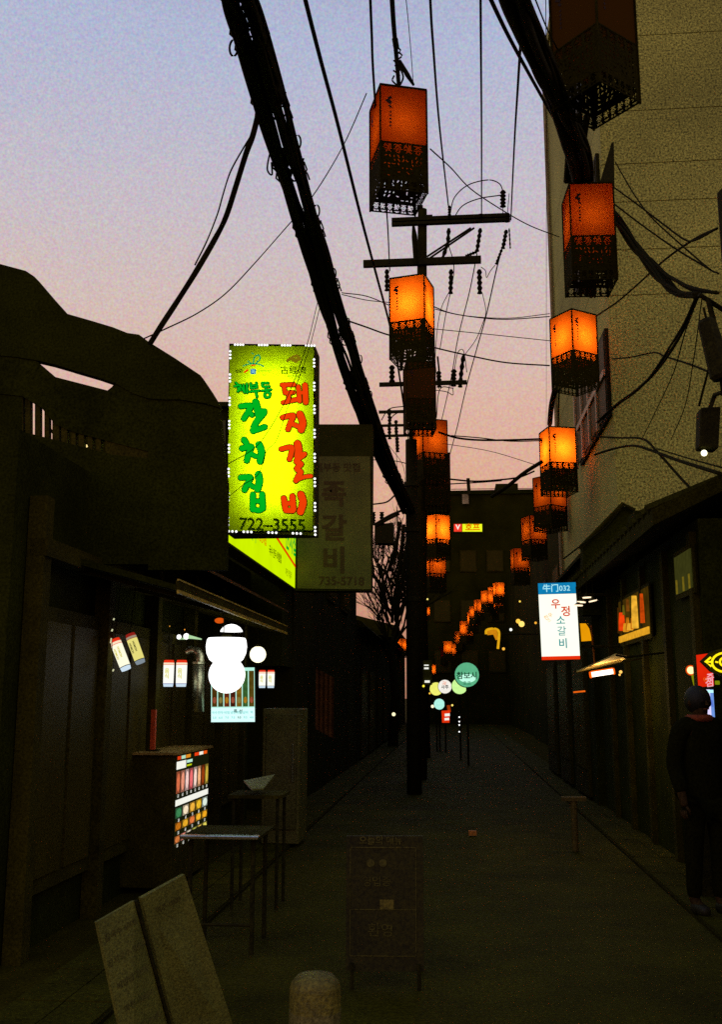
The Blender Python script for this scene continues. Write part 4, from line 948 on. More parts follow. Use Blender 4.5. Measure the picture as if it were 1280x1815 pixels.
MB().tube([b + Vector((0, .1, -.15)), Vector((XH, D6 + .1, b.z - .15))], .02).build('bracket', M_iron, wsn)
MB().tube([c + Vector((0, .1, .15)), Vector((XH, D6 + .1, c.z + .15))], .02).build('bracket', M_iron, wsn)
MB().tube([P(1022, 1040, D6), P(1032, 1166, D6)], .012).build('edge_bar', M_boxside, wsn)
ob = thing('amber_panel', P(1037, 1120, 13.5), 'small amber lit panel touching the right edge of the white sign', 'sign')
MB().prism([P(1022, 1105, 13.5), P(1043, 1105, 13.5), P(1050, 1135, 13.5), P(1024, 1137, 13.5)], (0, .08, 0)).build('lit_panel', emit('amber glow', S(235, 155, 5), 1.0, .15, 9), ob)
MB().tube([P(1048, 1108, 13.45), P(1052, 1150, 13.45), P(1055, 1178, 13.45)], .012).build('frame_bar', mat('orange-lit bar', (.4, .13, .01), .6), ob)
MB().tube([P(1040, 1104, 13.45), P(1052, 1122, 13.45)], .01).build('frame_bar', M_iron, ob)
for i, (x, y, tilt, nm) in enumerate(((1026, 1074, .05, 'lowest left'), (1031, 1068, .1, 'second left'), (1041, 1060, -.05, 'top'), (1052, 1066, -.22, 'right'))):
    t = thing('pendant_lamp', P(x, y, 12.8), 'small flat glowing pendant lamp beside the white sign, %s of four' % nm, 'lamp', 'small pendant lamps by the white sign')
    c0 = P(x, y, 12.8); Mx = Matrix.Rotation(tilt, 3, 'Y')
    mb = MB(); mb.add([c0 + Mx @ Vector((.052 * math.cos(k * math.pi / 8), .052 * math.sin(k * math.pi / 8), 0)) for k in range(16)] + [c0 + Mx @ Vector((.056 * math.cos(k * math.pi / 8), .056 * math.sin(k * math.pi / 8), .012)) for k in range(16)],
        [tuple(range(16))] + [(k, (k + 1) % 16, 16 + (k + 1) % 16, 16 + k) for k in range(16)])
    mb.build('diffuser', emit('pendant glow', S(255, 225, 185), 1.6), t)
    MB().lathe(c0 + Vector((0, 0, .013)), [(.056, 0), (.02, .03), (.012, .06)], 12).build('shade', M_iron, t)
    MB().tube([c0 + Vector((0, 0, .06)), c0 + Vector((0, 0, .5))], .003, 4).build('cord', M_black, t)

aw = thing('fabric_awning', P(1065, 1180, 11), 'small cream awning lit from below by a glowing tube on the right', 'awning')
q = [P(1024, 1191, 10.6), P(1092, 1163, 11.3), P(1112, 1166, 11.6), P(1096, 1174, 11.0)]
q = [P(1022, 1192, 11.7), P(1092, 1161, 10.5), P(1112, 1165, 10.5), P(1100, 1174, 11.7)]
mb = MB(); mb.hull8(q, [p + Vector((0, 0, .015)) for p in q]); mb.build('canvas', mat('cream canvas', (.75, .55, .18), .8, .15, 4), aw)
MB().tube([q[1], q[2], Vector((XH, 10.6, q[2].z + .05))], .012).build('arm', M_iron, aw)
MB().tube([q[0], q[3], Vector((XH, 11.8, q[3].z + .05))], .012).build('arm', M_iron, aw)
tl = thing('tube_light', P(1068, 1194, 11.2), 'glowing orange-white tube light under the cream awning', 'lamp')
MB().tube([P(1049, 1196, 11.2), P(1087, 1190, 11.2)], .028, 10).build('tube', emit('tube core', S(255, 235, 210), 3.0, cast=True), tl)
lamp('glow', P(1068, 1192, 11.15) + Vector((0, 0, -.09)), 9, (1, .66, .28), tl, .05)  # extra point lamp under the tube, added to brighten the awning's underside
MB().tube([P(1046, 1196.4, 11.2), P(1049, 1196, 11.2)], .034, 8).build('end_cap', emit('hot end', S(255, 90, 10), 1.5), tl)
MB().tube([P(1087, 1190, 11.2), P(1090, 1189.6, 11.2)], .034, 8).build('end_cap', emit('hot end', S(255, 90, 10), 1.5), tl)
MB().tube([P(1049, 1192.5, 11.22), P(1087, 1186.5, 11.22)], .02, 8).build('holder', emit('hot glass', S(245, 95, 5), 1.2), tl)
t = thing('bulb_pair', P(1100, 1192, 11.2), 'two tiny warm bulbs right of the glowing tube light', 'lamp')
MB().ball(P(1101, 1191, 11.2), .018, 8).build('bulb', emit('warm bulb small', S(255, 190, 90), 1.4), t); MB().ball(P(1099, 1196, 11.2), .012, 8).build('bulb', emit('warm bulb small', S(255, 190, 90), 1.4), t)
o = MB().tube([P(1017, 1227, 13.2), P(1038, 1225, 13.2)], .012).build('light_strip', emit('orange strip', S(225, 95, 15), 1.1, .3, 20)); tag(o, 'thin orange light strip low under the white restaurant sign', 'lamp')

# red sign, neon arrow and white light box at the right edge
a, b, c, d = P(1234, 1160, 8.6), P(1263, 1156, 8.6), P(1266, 1221, 8.6), P(1238, 1220, 8.6)
rsn = thing('red_sign', (a + c) / 2, 'red lit sign with pale marks at its foot behind the neon arrow', 'sign')
MB().prism([a, b, c, d], (0, .12, 0)).build('casing', M_boxside, rsn)
F = Face(a, b - a, d - a, rsn); F.n = Vector((0, -1, 0)); F.rect(.02, .02, .98, .98, emit('red sign glow', S(228, 38, 8), 1.0, .18, 7), 'lit_panel', .003)
F.text('주', .78, .74, .07, emit('pink print', S(250, 170, 180)), bold=.02); F.text('점', .72, .89, .08, emit('pink print', S(250, 170, 180)), bold=.02); F.text('맥', .5, .80, .05, emit('orange faint print', S(240, 110, 30)))
ns = thing('neon_sign', P(1283, 1172, 7.8), 'yellow neon arrow and ring sign cut by the right frame edge', 'sign')
ne = emit('yellow neon', S(255, 225, 20), 1.3)
def E(cx, cy, rx, ry, D, n=22): return [P(cx + rx * math.cos(2 * math.pi * k / n), cy + ry * math.sin(2 * math.pi * k / n), D) for k in range(n)]
dk = [P(1244, 1172, 7.85), P(1262, 1155, 7.85), P(1285, 1148, 7.85), P(1312, 1155, 7.85), P(1326, 1174, 7.85), P(1312, 1192, 7.85), P(1285, 1200, 7.85), P(1262, 1190, 7.85)]
MB().prism(dk, (0, .06, 0)).build('backing', M_boxside, ns)
MB().tube(E(1287, 1174, 24, 17, 7.8), .009, 6, closed=True).build('neon_ring', ne, ns)
MB().tube(E(1287, 1173, 10, 8, 7.8), .008, 6, closed=True).build('neon_ring', ne, ns)
MB().tube([P(1261, 1165, 7.8), P(1251, 1173, 7.8), P(1262, 1181, 7.8)], .009, 6).build('neon_arrow', ne, ns)
MB().tube([P(1252, 1173, 7.8), P(1265, 1173, 7.8)], .008, 6).build('neon_arrow', ne, ns)
MB().tube([P(1269, 1173, 7.8), P(1274, 1174, 7.8)], .007, 6).build('neon_dash', ne, ns)
MB().tube([P(1300, 1180, 7.8), Vector((2.6, 7.9, P(1300, 1180, 7.8).z))], .02).build('bracket', M_iron, ns)
a, b, c, d = P(1236, 1222, 8.5), P(1265, 1222, 8.5), P(1268, 1322, 8.5), P(1242, 1322, 8.5)
lbx = thing('light_box', (a + c) / 2, 'white and blue standing light box half hidden by the dark figure', 'sign')
MB().prism([a, b, c, d], (0, .14, 0)).build('casing', M_boxside, lbx)
F = Face(a, b - a, d - a, lbx); F.n = Vector((0, -1, 0)); F.rect(0, 0, .8, .88, emit('lilac glow', S(225, 215, 255), 1.05, .1, 8.5), 'lit_panel', .003); F.rect(.8, 0, 1, .88, emit('blue glow', S(110, 150, 225), 1.0, .2, 8.5), 'lit_panel', .003)
F.rect(0, .88, 1, 1, emit('orange low glow', S(150, 55, 15), 1.0, .3, 12), 'lit_panel', .003); F.rect(.62, .01, 1, .06, emit('aqua glow', S(190, 255, 255), 1.1), 'lit_panel', .005)
F.strokes([([(.85, .2), (.9, .3)], .008), ([(.84, .5), (.94, .56)], .008), ([(.82, .7), (.92, .7)], .008)], emit('box print', S(90, 120, 215)), 'lettering')
MB().span((c.x - .17, 8.52, 0), (c.x - .03, 8.62, c.z + .02)).build('stand', M_iron, lbx)
t = thing('wall_lamp', P(1225, 1188, 8.8), 'round orange-white bulb just left of the red sign', 'lamp')
MB().ball(P(1225.5, 1188, 8.8), .032, 12).build('bulb', emit('hot bulb', S(255, 200, 140), 2.0), t); MB().ball(P(1225.5, 1188, 8.84), .044, 12).build('bulb_halo', emit('bulb halo glow', S(225, 80, 8), 1.0), t)  # orange halo round the bulb shaped as a second glowing ball
MB().tube([P(1229, 1194, 8.84), P(1231, 1205, 8.84), P(1232.5, 1217, 8.84)], [.016, .016, .008], 6).build('lit_stem', emit('green stem', S(130, 130, 5), 1.0, .2, 20), t)
o = MB().tube([P(1269, 1210, 8.5), P(1276, 1210, 8.5)], .016, 8).build('green_light', emit('green dot', S(120, 130, 5), 1.0)); tag(o, 'small dim green light right of the red sign foot', 'lamp')

# ------------------------------------------------------------------ mid-lane round signs and dots
def round_sign(x, y, r, D, c, label, name='round_sign', body=None, stand=True, mott=.15, cc=None, sz=.5):
    t = thing(name, P(x, y, D), label, 'sign', 'lit round signs down the lane'); c0 = P(x, y, D); rr = r * D / FPX
    MB().lathe((c0.x, c0.y, c0.z), [(rr * 1.04, 0), (rr * 1.04, .12)], 24, 'y').build('casing', M_boxside, t)
    F = Face(c0 + Vector((-rr, -.002, rr)), (2 * rr, 0, 0), (0, 0, -2 * rr), t); F.n = Vector((0, -1, 0))
    F.discs([(.5, .5)], rr * .98, emit('round ' + label, S(*c), 1.05, mott, 3 / rr), 'lit_panel', .003, 24)
    if body: F.text(body, .5, .55, sz * rr, emit('round print ' + label, S(*(cc or (20, 60, 40)))), bold=.02)
    if stand: MB().tube([c0 + Vector((0, .06, -rr)), Vector((c0.x, c0.y + .06, 0))], .03).build('post', M_iron, t)
    return F
F = round_sign(828, 1196, 21.5, 24, (90, 175, 130), 'largest round sign, green and white with dark characters', body='참보시', sz=.62)
F.discs([(.52, .64)], .20, emit('white green core', S(190, 255, 225), 1.05, .2, 8), 'lit_core', .004, 18, ry=.1)
F.text('호프', .5, .84, .11, emit('sub print', S(20, 90, 70)))
F = round_sign(815, 1216, 14, 26, (200, 245, 150), 'pale green sign tucked under the largest round one', sz=.5)
round_sign(773.5, 1221, 11.5, 30, (235, 235, 110), 'yellow-white round sign, leftmost of the small pair')
F = round_sign(789, 1217, 12, 29.6, (240, 235, 225), 'white round sign with dark lettering, right of the yellow one', body='사주', cc=(30, 30, 20), sz=.6)
F.text('卍', .48, .28, .12, emit('salmon print', S(240, 140, 100)), bold=.02)
F = round_sign(779, 1248, 9.5, 30, (175, 240, 225), 'pale aqua round sign below the white and yellow pair', body=None)
rw = thing('hanging_sign', P(791, 1269, 28), 'small red and white lit sign below the aqua round one', 'sign')
MB().prism([P(783, 1260, 28), P(798, 1259, 28), P(797, 1281, 28), P(784, 1281, 28)], (0, .1, 0)).build('casing', emit('red box glow', S(225, 50, 10), 1.0, .2, 12), rw)
F = Face(P(783, 1260, 27.98), P(798, 1259, 27.98) - P(783, 1260, 27.98), P(784, 1281, 27.98) - P(783, 1260, 27.98), rw); F.n = Vector((0, -1, 0))
F.rect(.35, .25, .95, .48, W2, 'lit_mark', .004); F.rect(.3, .62, .85, .82, W2, 'lit_mark', .004)
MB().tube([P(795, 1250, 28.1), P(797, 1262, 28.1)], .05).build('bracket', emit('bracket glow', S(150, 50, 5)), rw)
t = thing('light_string', P(814, 1283, 22), 'vertical string of four tiny white lights in the dark lane', 'lamp')
for y in (1271, 1279, 1285, 1297): MB().ball(P(814.5, y, 22), .016, 8).build('bulb', W1, t)
MB().tube([P(814.5, 1262, 22), P(814.5, 1300, 22)], .004, 4).build('wire', M_black, t)
arch = thing('neon_hook', P(874, 1130, 25), 'amber glowing hook-shaped lamp right of the far lantern chain', 'lamp')
MB().tube(smooth_path([P(862, 1124, 25), P(863, 1117, 25), P(874, 1114.5, 25), P(883, 1117, 25), P(885, 1126, 25), P(883, 1150, 25)], 4), .035, 6).build('neon_tube', emit('amber neon', S(225, 165, 20), 1.0, .2, 20), arch)
MB().tube([P(864, 1122, 25.02), P(878, 1120, 25.02), P(881, 1134, 25.02)], [.06, .09, .03], 6).build('glow_plate', emit('amber plate', S(205, 130, 15), 1.0, .35, 30), arch)
MB().tube([P(884, 1124, 25.1), Vector((3.2, 25.2, P(884, 1124, 25.1).z))], .02).build('bracket', M_iron, arch)
tiny = [(698, 1266, 30, .055, (250, 240, 190), 'tiny white street light low on the left of the lane'), (919, 1101, 22, .05, (250, 190, 70), 'tiny yellow bulb, upper of two left of the white sign'),
        (925, 1106, 22, .065, (255, 215, 110), 'larger yellow bulb, lower of two left of the white sign'), (906, 1116, 24, .035, (250, 250, 240), 'tiny cold white bulb left of the yellow bulbs'),
        (893, 1150, 24, .035, (235, 170, 60), 'tiny amber bulb below the cold white one'), (950, 1104, 16, .02, (230, 160, 50), 'tiny amber bulb touching the left edge of the white sign'),
        (751, 1216, 16.5, .02, (240, 220, 60), 'tiny yellow light under the pole marks'), (802, 1250, 30, .03, (250, 220, 110), 'tiny yellow bulb right of the aqua round sign'),
        (758, 1062, 16.5, .015, (240, 220, 120), 'pin-sized yellow bulb high on the service pole'), (762, 1229, 16.5, .015, (250, 190, 60), 'tiny orange light left of the yellow round sign'),
        (767, 1252, 32, .05, (250, 240, 200), 'white glint left of the aqua round sign'), (785, 1024, 40, .09, (235, 80, 15), 'tiny red-orange light below the small left lanterns'),
        (922, 1066, 30, .03, (240, 200, 80), 'pin-sized amber glint above the yellow bulbs'), (300, 1110, 9.6, .006, (250, 170, 60), 'pin-sized amber dot above the shop strip lamp'), (327, 1116, 9.6, .006, (240, 150, 50), 'second pin-sized amber dot above the strip lamp')]
for x, y, D, r, c, nm in tiny:
    o = MB().ball(P(x, y, D), r, 8).build('bulb', emit('dot ' + nm, S(*c), 1.3)); tag(o, nm, 'lamp')
# lit marks on the service pole
t = thing('pole_sign', P(757, 1185, 16.5), 'stack of small white lit marks on the pole above the round signs', 'sign')
for (x0, y0, x1, y1) in ((752, 1178, 760, 1180), (752, 1183, 760, 1186), (753, 1206, 762, 1210)): MB().prism([P(x0, y0, 16.5), P(x1, y0, 16.5), P(x1, y1, 16.5), P(x0, y1, 16.5)], (0, .05, 0)).build('lit_mark', W2, t)
MB().prism([P(750, 1170, 16.56), P(766, 1170, 16.56), P(766, 1214, 16.56), P(750, 1214, 16.56)], (0, .1, 0)).build('board', M_boxside, t)

# ------------------------------------------------------------------ left shop: lamps, menus, things on the counter
GL = emit('overexposed globe', (1, 1, .97, 1), 2.0, cast=True)
def globe(x, y, r, D, label, m=GL, sz=1.0, cord=True, g_='globe lamps under the canopy'):
    t = thing('globe_lamp', P(x, y, D), label, 'lamp', g_); c0 = P(x, y, D); rr = r * D / FPX
    MB().ball(c0, rr, 20, sz).build('globe', m, t, smooth=True)
    if cord:
        MB().lathe(c0 + Vector((0, 0, rr * sz - .01)), [(.03, 0), (.025, .03)], 10).build('collar', M_iron, t)
        MB().tube([c0 + Vector((0, 0, rr * sz)), Vector((c0.x, c0.y, 2.5))], .004, 5).build('cord', M_black, t)
    return t
t = thing('drum_lamp', P(401, 1154, 9.0), 'upper large overexposed white drum lamp, flat on top, above the menu board', 'lamp', 'globe lamps under the canopy')
c0 = P(401, 1154, 9.0); k_ = 9.0 / FPX
MB().lathe(c0, [(.004, -25 * k_), (20 * k_, -23 * k_), (30 * k_, -15 * k_), (35 * k_, -4 * k_), (36.5 * k_, 8 * k_), (35 * k_, 19 * k_), (33 * k_, 23 * k_), (.004, 24.5 * k_)], 28).build('shade', GL, t, smooth=True)
MB().lathe(c0 + Vector((0, 0, 24.5 * k_)), [(.05, 0), (.045, .02), (.01, .03)], 12).build('collar', M_iron, t)
globe(402, 1196, 32.5, 8.8, 'lower large overexposed white globe covering the menu board', cord=False)
t = thing('dome_lamp', P(411, 1120, 10.2), 'white dome lamp with flat underside peeking above the drum lamp', 'lamp', 'globe lamps under the canopy')
c0 = P(410, 1119.5, 10.2); k_ = 10.2 / FPX
MB().lathe(c0, [(.004, 0), (20 * k_, 0), (19 * k_, 3 * k_), (15 * k_, 8 * k_), (8 * k_, 12 * k_), (.004, 13.5 * k_)], 24).build('dome', GL, t, smooth=False)
globe(457, 1160, 14.5, 10.4, 'single warm round bulb right of the white globes', emit('warm globe', S(255, 246, 205), 1.9, cast=True), cord=True)
globe(389, 1100, 9, 10.2, 'dim orange glow lamp just above the white dome', emit('dim orange globe', S(215, 85, 15), 1.0, .4, 30), cord=False, sz=.55, g_=None)

D7 = 9.3
a = P(374, 1184, D7); b = P(451, 1183, D7); d = P(374, 1280, D7); c = P(451, 1278, D7)
mn = thing('menu_lightbox', (a + c) / 2, 'backlit menu board of seven dish pictures below the white globes', 'menu board')
MB().prism([a, b, c, d], (0, .09, 0)).build('casing', M_boxside, mn)
F = Face(a, b - a, d - a, mn); F.n = Vector((0, -1, 0))
F.rect(0, 0, 1, .74, emit('aqua frame glow', S(185, 245, 225), 1.0, .1, 20), 'lit_panel', .002); F.rect(0, .74, 1, 1, emit('pale aqua glow', S(215, 255, 250), 1.1, .08, 12, cast=True), 'lit_panel', .002)
dishc = [(70, 45, 10), (60, 60, 30), (95, 40, 20), (60, 25, 10), (110, 80, 15), (50, 85, 40), (75, 60, 15)]
for i in range(7):
    x0 = .02 + i * .1415
    F.rect(x0, .06, x0 + .118, .72, emit('dish photo %d' % i, S(*dishc[i]), 1.2, .75, 26), 'dish_picture', .004)
    F.discs([(x0 + .059, .60)], .016, emit('bowl %d' % (i % 3), S(*[(150, 75, 50), (130, 120, 60), (170, 120, 30)][i % 3]), 1.0, .5, 60), 'dish_picture', .005, 12, ry=.03)
    F.text(['국수', '만두', '비빔', '냉면', '파전', '갈비', '떡'][i], x0 + .06, .83, .030, emit('menu print', S(90, 200, 200)), bold=.01)
    F.text(['5.0', '6.0', '7.0', '7.0', '9.0', '9.5', '4.0'][i], x0 + .06, .92, .028, emit('menu print', S(90, 200, 200)) if i not in (4,) else emit('menu print dark', S(20, 60, 50)), bold=.01)
F.text('특 선', .62, .81, .04, emit('menu print dark', S(20, 60, 50)), bold=.02)
MB().tube([(a.x + .1, D7 + .05, a.z), (a.x + .1, D7 + .05, 2.45)], .006).build('hanger', M_iron, mn); MB().tube([(b.x - .1, D7 + .05, a.z), (b.x - .1, D7 + .05, 2.45)], .006).build('hanger', M_iron, mn)

def tube_lantern(x0, y0, x1, y1, D, label, lean=0, dim=1.0, name='tube_lantern', bulge=0, txt='음식', tc=(225, 220, 120), body=(246, 246, 236), foot=(40, 60, 160)):
    """upright cylinder lantern: red top, white body, thin foot band"""
    w_ = (x1 - x0) * D / FPX / 2; h_ = (y1 - y0) * D / FPX; c0 = P((x0 + x1) / 2, (y0 + y1) / 2, D)
    t = thing(name, c0, label, 'lantern', 'small drink-advert lanterns at the eatery')
    M = Matrix.Rotation(lean, 3, 'Y')
    def ring(z0, z1, r0, r1, m, nm):
        mb = MB(); mb.lathe((0, 0, 0), [(r0, z0), (r1, z1)], 18); mb.v = [tuple(c0 + M @ Vector(v)) for v in mb.v]; return mb.build(nm, m, t, smooth=False)
    H = h_ / 2
    ring(H * .80, H, w_ * .98, w_ * .86, emit('lantern red %.1f' % dim, S(232 * dim, 50 * dim, 22), 1.0, .12, 30), 'top_band')
    ring(H * .66, H * .80, w_ * 1.0, w_ * .99, emit('lantern cream %.1f' % dim, S(*[v * dim for v in (252, 225, 190)]), 1.0), 'upper_band')
    ring(H * .63, H * .66, w_ * 1.01, w_ * 1.01, emit('lantern red %.1f' % dim, S(232 * dim, 50 * dim, 22), 1.0), 'stripe')
    ring(-H * .76, H * .63, w_ * .96, w_, emit('lantern body %s' % (body,), S(*body), 1.1, .05, 10), 'body')
    ring(-H * .80, -H * .76, w_ * .98, w_ * .98, emit('lantern foot %s' % (foot,), S(*foot), 1.0), 'stripe')
    ring(-H, -H * .80, w_ * .86, w_ * .95, emit('lantern base %.1f' % dim, S(*[v * dim for v in (205, 225, 240)]), 1.0), 'foot_band')
    Fc = Face(c0 + M @ Vector((-w_, -w_ - .002, H)), M @ Vector((2 * w_, 0, 0)), M @ Vector((0, 0, -2 * H)), t); Fc.n = Vector((0, -1, 0))
    m_ = emit('advert print %s' % (tc,), S(*tc))
    if len(txt) <= 3:
        for k, chx in enumerate(txt): Fc.text(chx, .5, .42 + .2 * k, w_ * 1.0, m_, bold=.03)
    else:
        Fc.text(txt, .32, .48, w_ * .52, m_, rot=-math.pi / 2, bold=.03); Fc.text(txt, .68, .45, w_ * .52, m_, rot=-math.pi / 2, bold=.03)
    MB().tube([c0 + M @ Vector((0, 0, H)), Vector((c0.x - .02, c0.y, 2.5))], .003, 4).build('cord', M_black, t)
tube_lantern(289, 1170, 308, 1217, 9.0, 'left lantern of the upright white pair left of the duct')
tube_lantern(311.5, 1170, 331, 1217, 9.0, 'right lantern of the upright white pair left of the duct')
tube_lantern(458.5, 1188, 471, 1219, 12.5, 'left lantern of the small white pair right of the menu board', foot=(20, 30, 20))
tube_lantern(473.5, 1188, 486.5, 1219, 12.5, 'right lantern of the small white pair right of the menu board', foot=(20, 30, 20))
tube_lantern(203, 1130, 223, 1190, 7.6, 'brighter of the two tilted lanterns at far left', lean=-.42, txt='HOMOH', tc=(205, 195, 30), foot=(20, 30, 10), body=(248, 244, 214))
tube_lantern(230, 1121, 249, 1178, 7.9, 'dimmer of the two tilted lanterns at far left, with dark lettering', lean=-.40, txt='HOMOH', tc=(50, 50, 5), foot=(20, 30, 10), body=(222, 212, 118), dim=.62)
t = thing('light_strand', P(200, 1120, 7.5), 'string of small pale glints left of the tilted lanterns', 'lamp')
for (x, y, l) in ((202, 1096, 3), (199, 1115, 4), (197, 1131, 9), (201, 1186, 4)): MB().tube([P(x, y, 7.5), P(x - 1.5, y + l, 7.5)], .006, 6).build('bulb', emit('pale glint', S(205, 205, 160), 1.0), t)
MB().tube(smooth_path([P(205, 1060, 7.5), P(198, 1120, 7.5), P(201, 1195, 7.5)], 4), .002, 4).build('wire', M_black, t)
# strip lamp and duct
t = thing('strip_lamp', P(335, 1129, 9.6), 'small white strip lamp with two heads above the duct', 'lamp')
MB().ball(P(317, 1129, 9.6), .024, 10).build('lamp_head', W1, t); MB().ball(P(330, 1128, 9.6), .03, 10).build('lamp_head', W1, t)
MB().tube([P(330, 1128, 9.6), P(342, 1130, 9.6), P(357, 1133, 9.6)], [.022, .014, .006], 8).build('lit_tail', emit('green-white tail', S(175, 215, 160), 1.0, .2, 30), t)
MB().tube([P(316, 1132, 9.6), P(330, 1132, 9.6)], .01, 6).build('bar', emit('green-white tail', S(175, 215, 160)), t)
t = thing('exhaust_duct', P(350, 1180, 9.2), 'steel exhaust elbow and pipe left of the white globes', 'duct')
MB().tube(smooth_path([P(328, 1157, 9.2), P(336, 1152, 9.2), P(346, 1152, 9.2), P(353, 1160, 9.2), P(354, 1176, 9.2)], 4), [.018] + [.03] * 4 + [.035] * 4 + [.04] * 4 + [.045] * 4, 12).build('elbow', M_steel, t, smooth=True)
MB().tube([P(351, 1178, 9.2), P(351, 1262, 9.2)], .055, 14).build('pipe', M_steel, t, smooth=True)
MB().lathe(P(351, 1177, 9.2), [(.062, 0), (.062, .02)], 14).build('collar', M_steel, t)

# cabinet with lit picture panel on its street side
XC = -2.32
cab = thing('menu_cabinet', (XC - .25, 9.0, 0), 'dark cabinet with lit panel of dish pictures facing the lane', 'cabinet')
MB().span((XC - .55, 8.42, .05), (XC, 9.62, 1.12)).build('body', M_darkwood, cab, bevel=.008)
MB().span((XC - .6, 8.38, 1.12), (XC + .03, 9.66, 1.14)).build('counter_top', mat('worn tan top', (.30, .2, .04), .5, .4, 8), cab)
F = Face((XC + .004, 8.45, 1.10), (0, 1.14, 0), (0, 0, -.72), cab); F.n = Vector((1, 0, 0))
F.rect(0, 0, 1, 1, emit('panel dark', S(22, 24, 8), 1.0), 'picture_panel', .001)
for (x0, x1, c_) in ((.02, .12, (215, 60, 20)), (.13, .25, (180, 220, 190)), (.26, .4, (225, 140, 30)), (.52, .66, (235, 60, 15)), (.67, .8, (250, 240, 220)), (.81, .93, (240, 90, 20))):
    F.rect(x0, -.005, x1, .035, emit('tab %s' % (c_,), S(*c_), 1.0, .2, 30), 'lit_tab', .004)
F.rect(.0, .055, .27, .145, W2, 'header_block', .004); F.rect(.29, .06, .46, .095, emit('aqua line', S(190, 235, 215)), 'header_block', .004); F.rect(.29, .115, .44, .135, emit('lime line', S(190, 210, 20)), 'header_block', .004)
def dishes(n, y0, y1, cols, x0=.0, x1=1.0):
    for i in range(n):
        a0 = x0 + (x1 - x0) * (i + .08) / n; a1 = x0 + (x1 - x0) * (i + .92) / n; c_ = cols[i % len(cols)]
        F.rect(a0, y0, a1, y1, emit('dish back %s' % (c_,), S(*[v * .62 for v in c_]), 1.0, .7, 34), 'dish_picture', .003)
        F.discs([((a0 + a1) / 2, (y0 + y1) / 2)], (a1 - a0) * F.W * .42, emit('dish %s' % (c_,), S(*c_), 1.0, .5, 46), 'dish_picture', .005, 14, ry=(y1 - y0) * F.H * .42)
        F.text('%d.0' % (5 + i % 4), (a0 + a1) / 2, y1 + .03, .035, W2, bold=.03)
dishes(8, .17, .42, [(215, 110, 70), (235, 150, 120), (245, 205, 195), (235, 110, 110), (250, 215, 200), (245, 180, 130), (150, 60, 15), (200, 170, 60)])
F.rect(0, .49, 1, .56, W2, 'white_band', .004)
dishes(5, .585, .70, [(60, 130, 80), (245, 225, 190), (235, 175, 60), (235, 185, 40), (225, 240, 225)])
dishes(5, .75, .84, [(190, 110, 20), (230, 170, 40), (225, 120, 60), (240, 175, 40), (235, 165, 30)])
dishes(6, .90, .98, [(210, 120, 60), (235, 140, 120), (240, 225, 200), (190, 190, 80), (230, 190, 80), (225, 210, 90)])
o = thing('red_post', P(273, 1290, 8.6), 'narrow red painted post standing on the cabinet end', 'post')
a_ = P(273, 1258, 8.6); MB().span((a_.x - .02, 8.58, 1.14), (a_.x + .018, 8.62, a_.z)).build('post_shaft', emit('x', (0, 0, 0, 1), 0) if False else mat('red paint', (.5, .06, .01), .5), o)
MB().span((a_.x - .05, 8.55, 1.14), (a_.x + .05, 8.65, 1.155)).build('base_plate', M_iron, o)

# table and crate in front of the shop
tb_ = thing('steel_table', (-1.9, 6.7, 0), 'low steel-topped table with bright edge in front of the dish panel', 'table')
zt_ = .745
x0 = P(318, 1470, 6.38).x; x1 = P(458, 1470, 6.38).x
MB().span((x0, 6.45, zt_ - .025), (x1, 6.95, zt_ - .006)).build('table_top', M_darkwood, tb_)
MB().span((x0, 6.38, zt_ - .022), (x1, 6.449, zt_)).build('steel_rim', mat('polished steel', (.8, .82, .66), .16, .15, 6, metal=1.0, bump=.05), tb_, bevel=.004)
for xx in (x0 + .05, x1 - .05):
    for yy in (6.48, 6.9): MB().tube([(xx, yy, .03), (xx, yy, zt_ - .02)], .015, 8).build('leg', M_iron, tb_)
MB().tube([(x0 + .05, 6.48, .2), (x1 - .05, 6.48, .2)], .01, 6).build('stretcher', M_iron, tb_)
st_ = thing('serving_tray', P(460, 1388, 8.0), 'tilted pale tray catching light beyond the steel table', 'tray')
q = [P(432, 1386, 7.9), P(487, 1375, 8.2), P(467, 1400, 7.8), P(446, 1401, 7.7)]
MB().hull8(q, [p + Vector((0, 0, .012)) for p in q]).build('tray_plate', mat('dull green tray', (.16, .16, .03), .4, .3, 7), st_)
sc_ = thing('side_table', (-1.55, 8, 0), 'small dark table under the tilted tray', 'table')
c0 = P(458, 1402, 7.9); MB().box((c0.x, 7.95, c0.z - .03), (.42, .4, .025)).build('table_top', M_darkwood, sc_)
for i_ in (-1, 1):
    for j_ in (-1, 1): MB().tube([(c0.x + .17 * i_, 7.95 + .16 * j_, .03), (c0.x + .17 * i_, 7.95 + .16 * j_, c0.z - .04)], .014, 6).build('leg', M_iron, sc_)
fr_ = thing('fridge', (-2.0, 11, 0), 'dim upright fridge with a pale top rim right of the menu board', 'fridge')
a_ = P(466, 1256, 11); b_ = P(532, 1256, 11)
MB().span((a_.x, 11, .05), (b_.x, 11.6, a_.z)).build('body', mat('fridge shell', (.085, .08, .012), .5, .4, 3), fr_, bevel=.01)
MB().span((a_.x + .04, 10.975, .2), (b_.x - .03, 11, a_.z - .06)).build('door', mat('fridge door', (.06, .06, .01), .3, .4, 3), fr_, bevel=.006)
MB().tube([(b_.x - .07, 10.95, .7), (b_.x - .07, 10.95, 1.1)], .01).build('handle', M_steel, fr_)
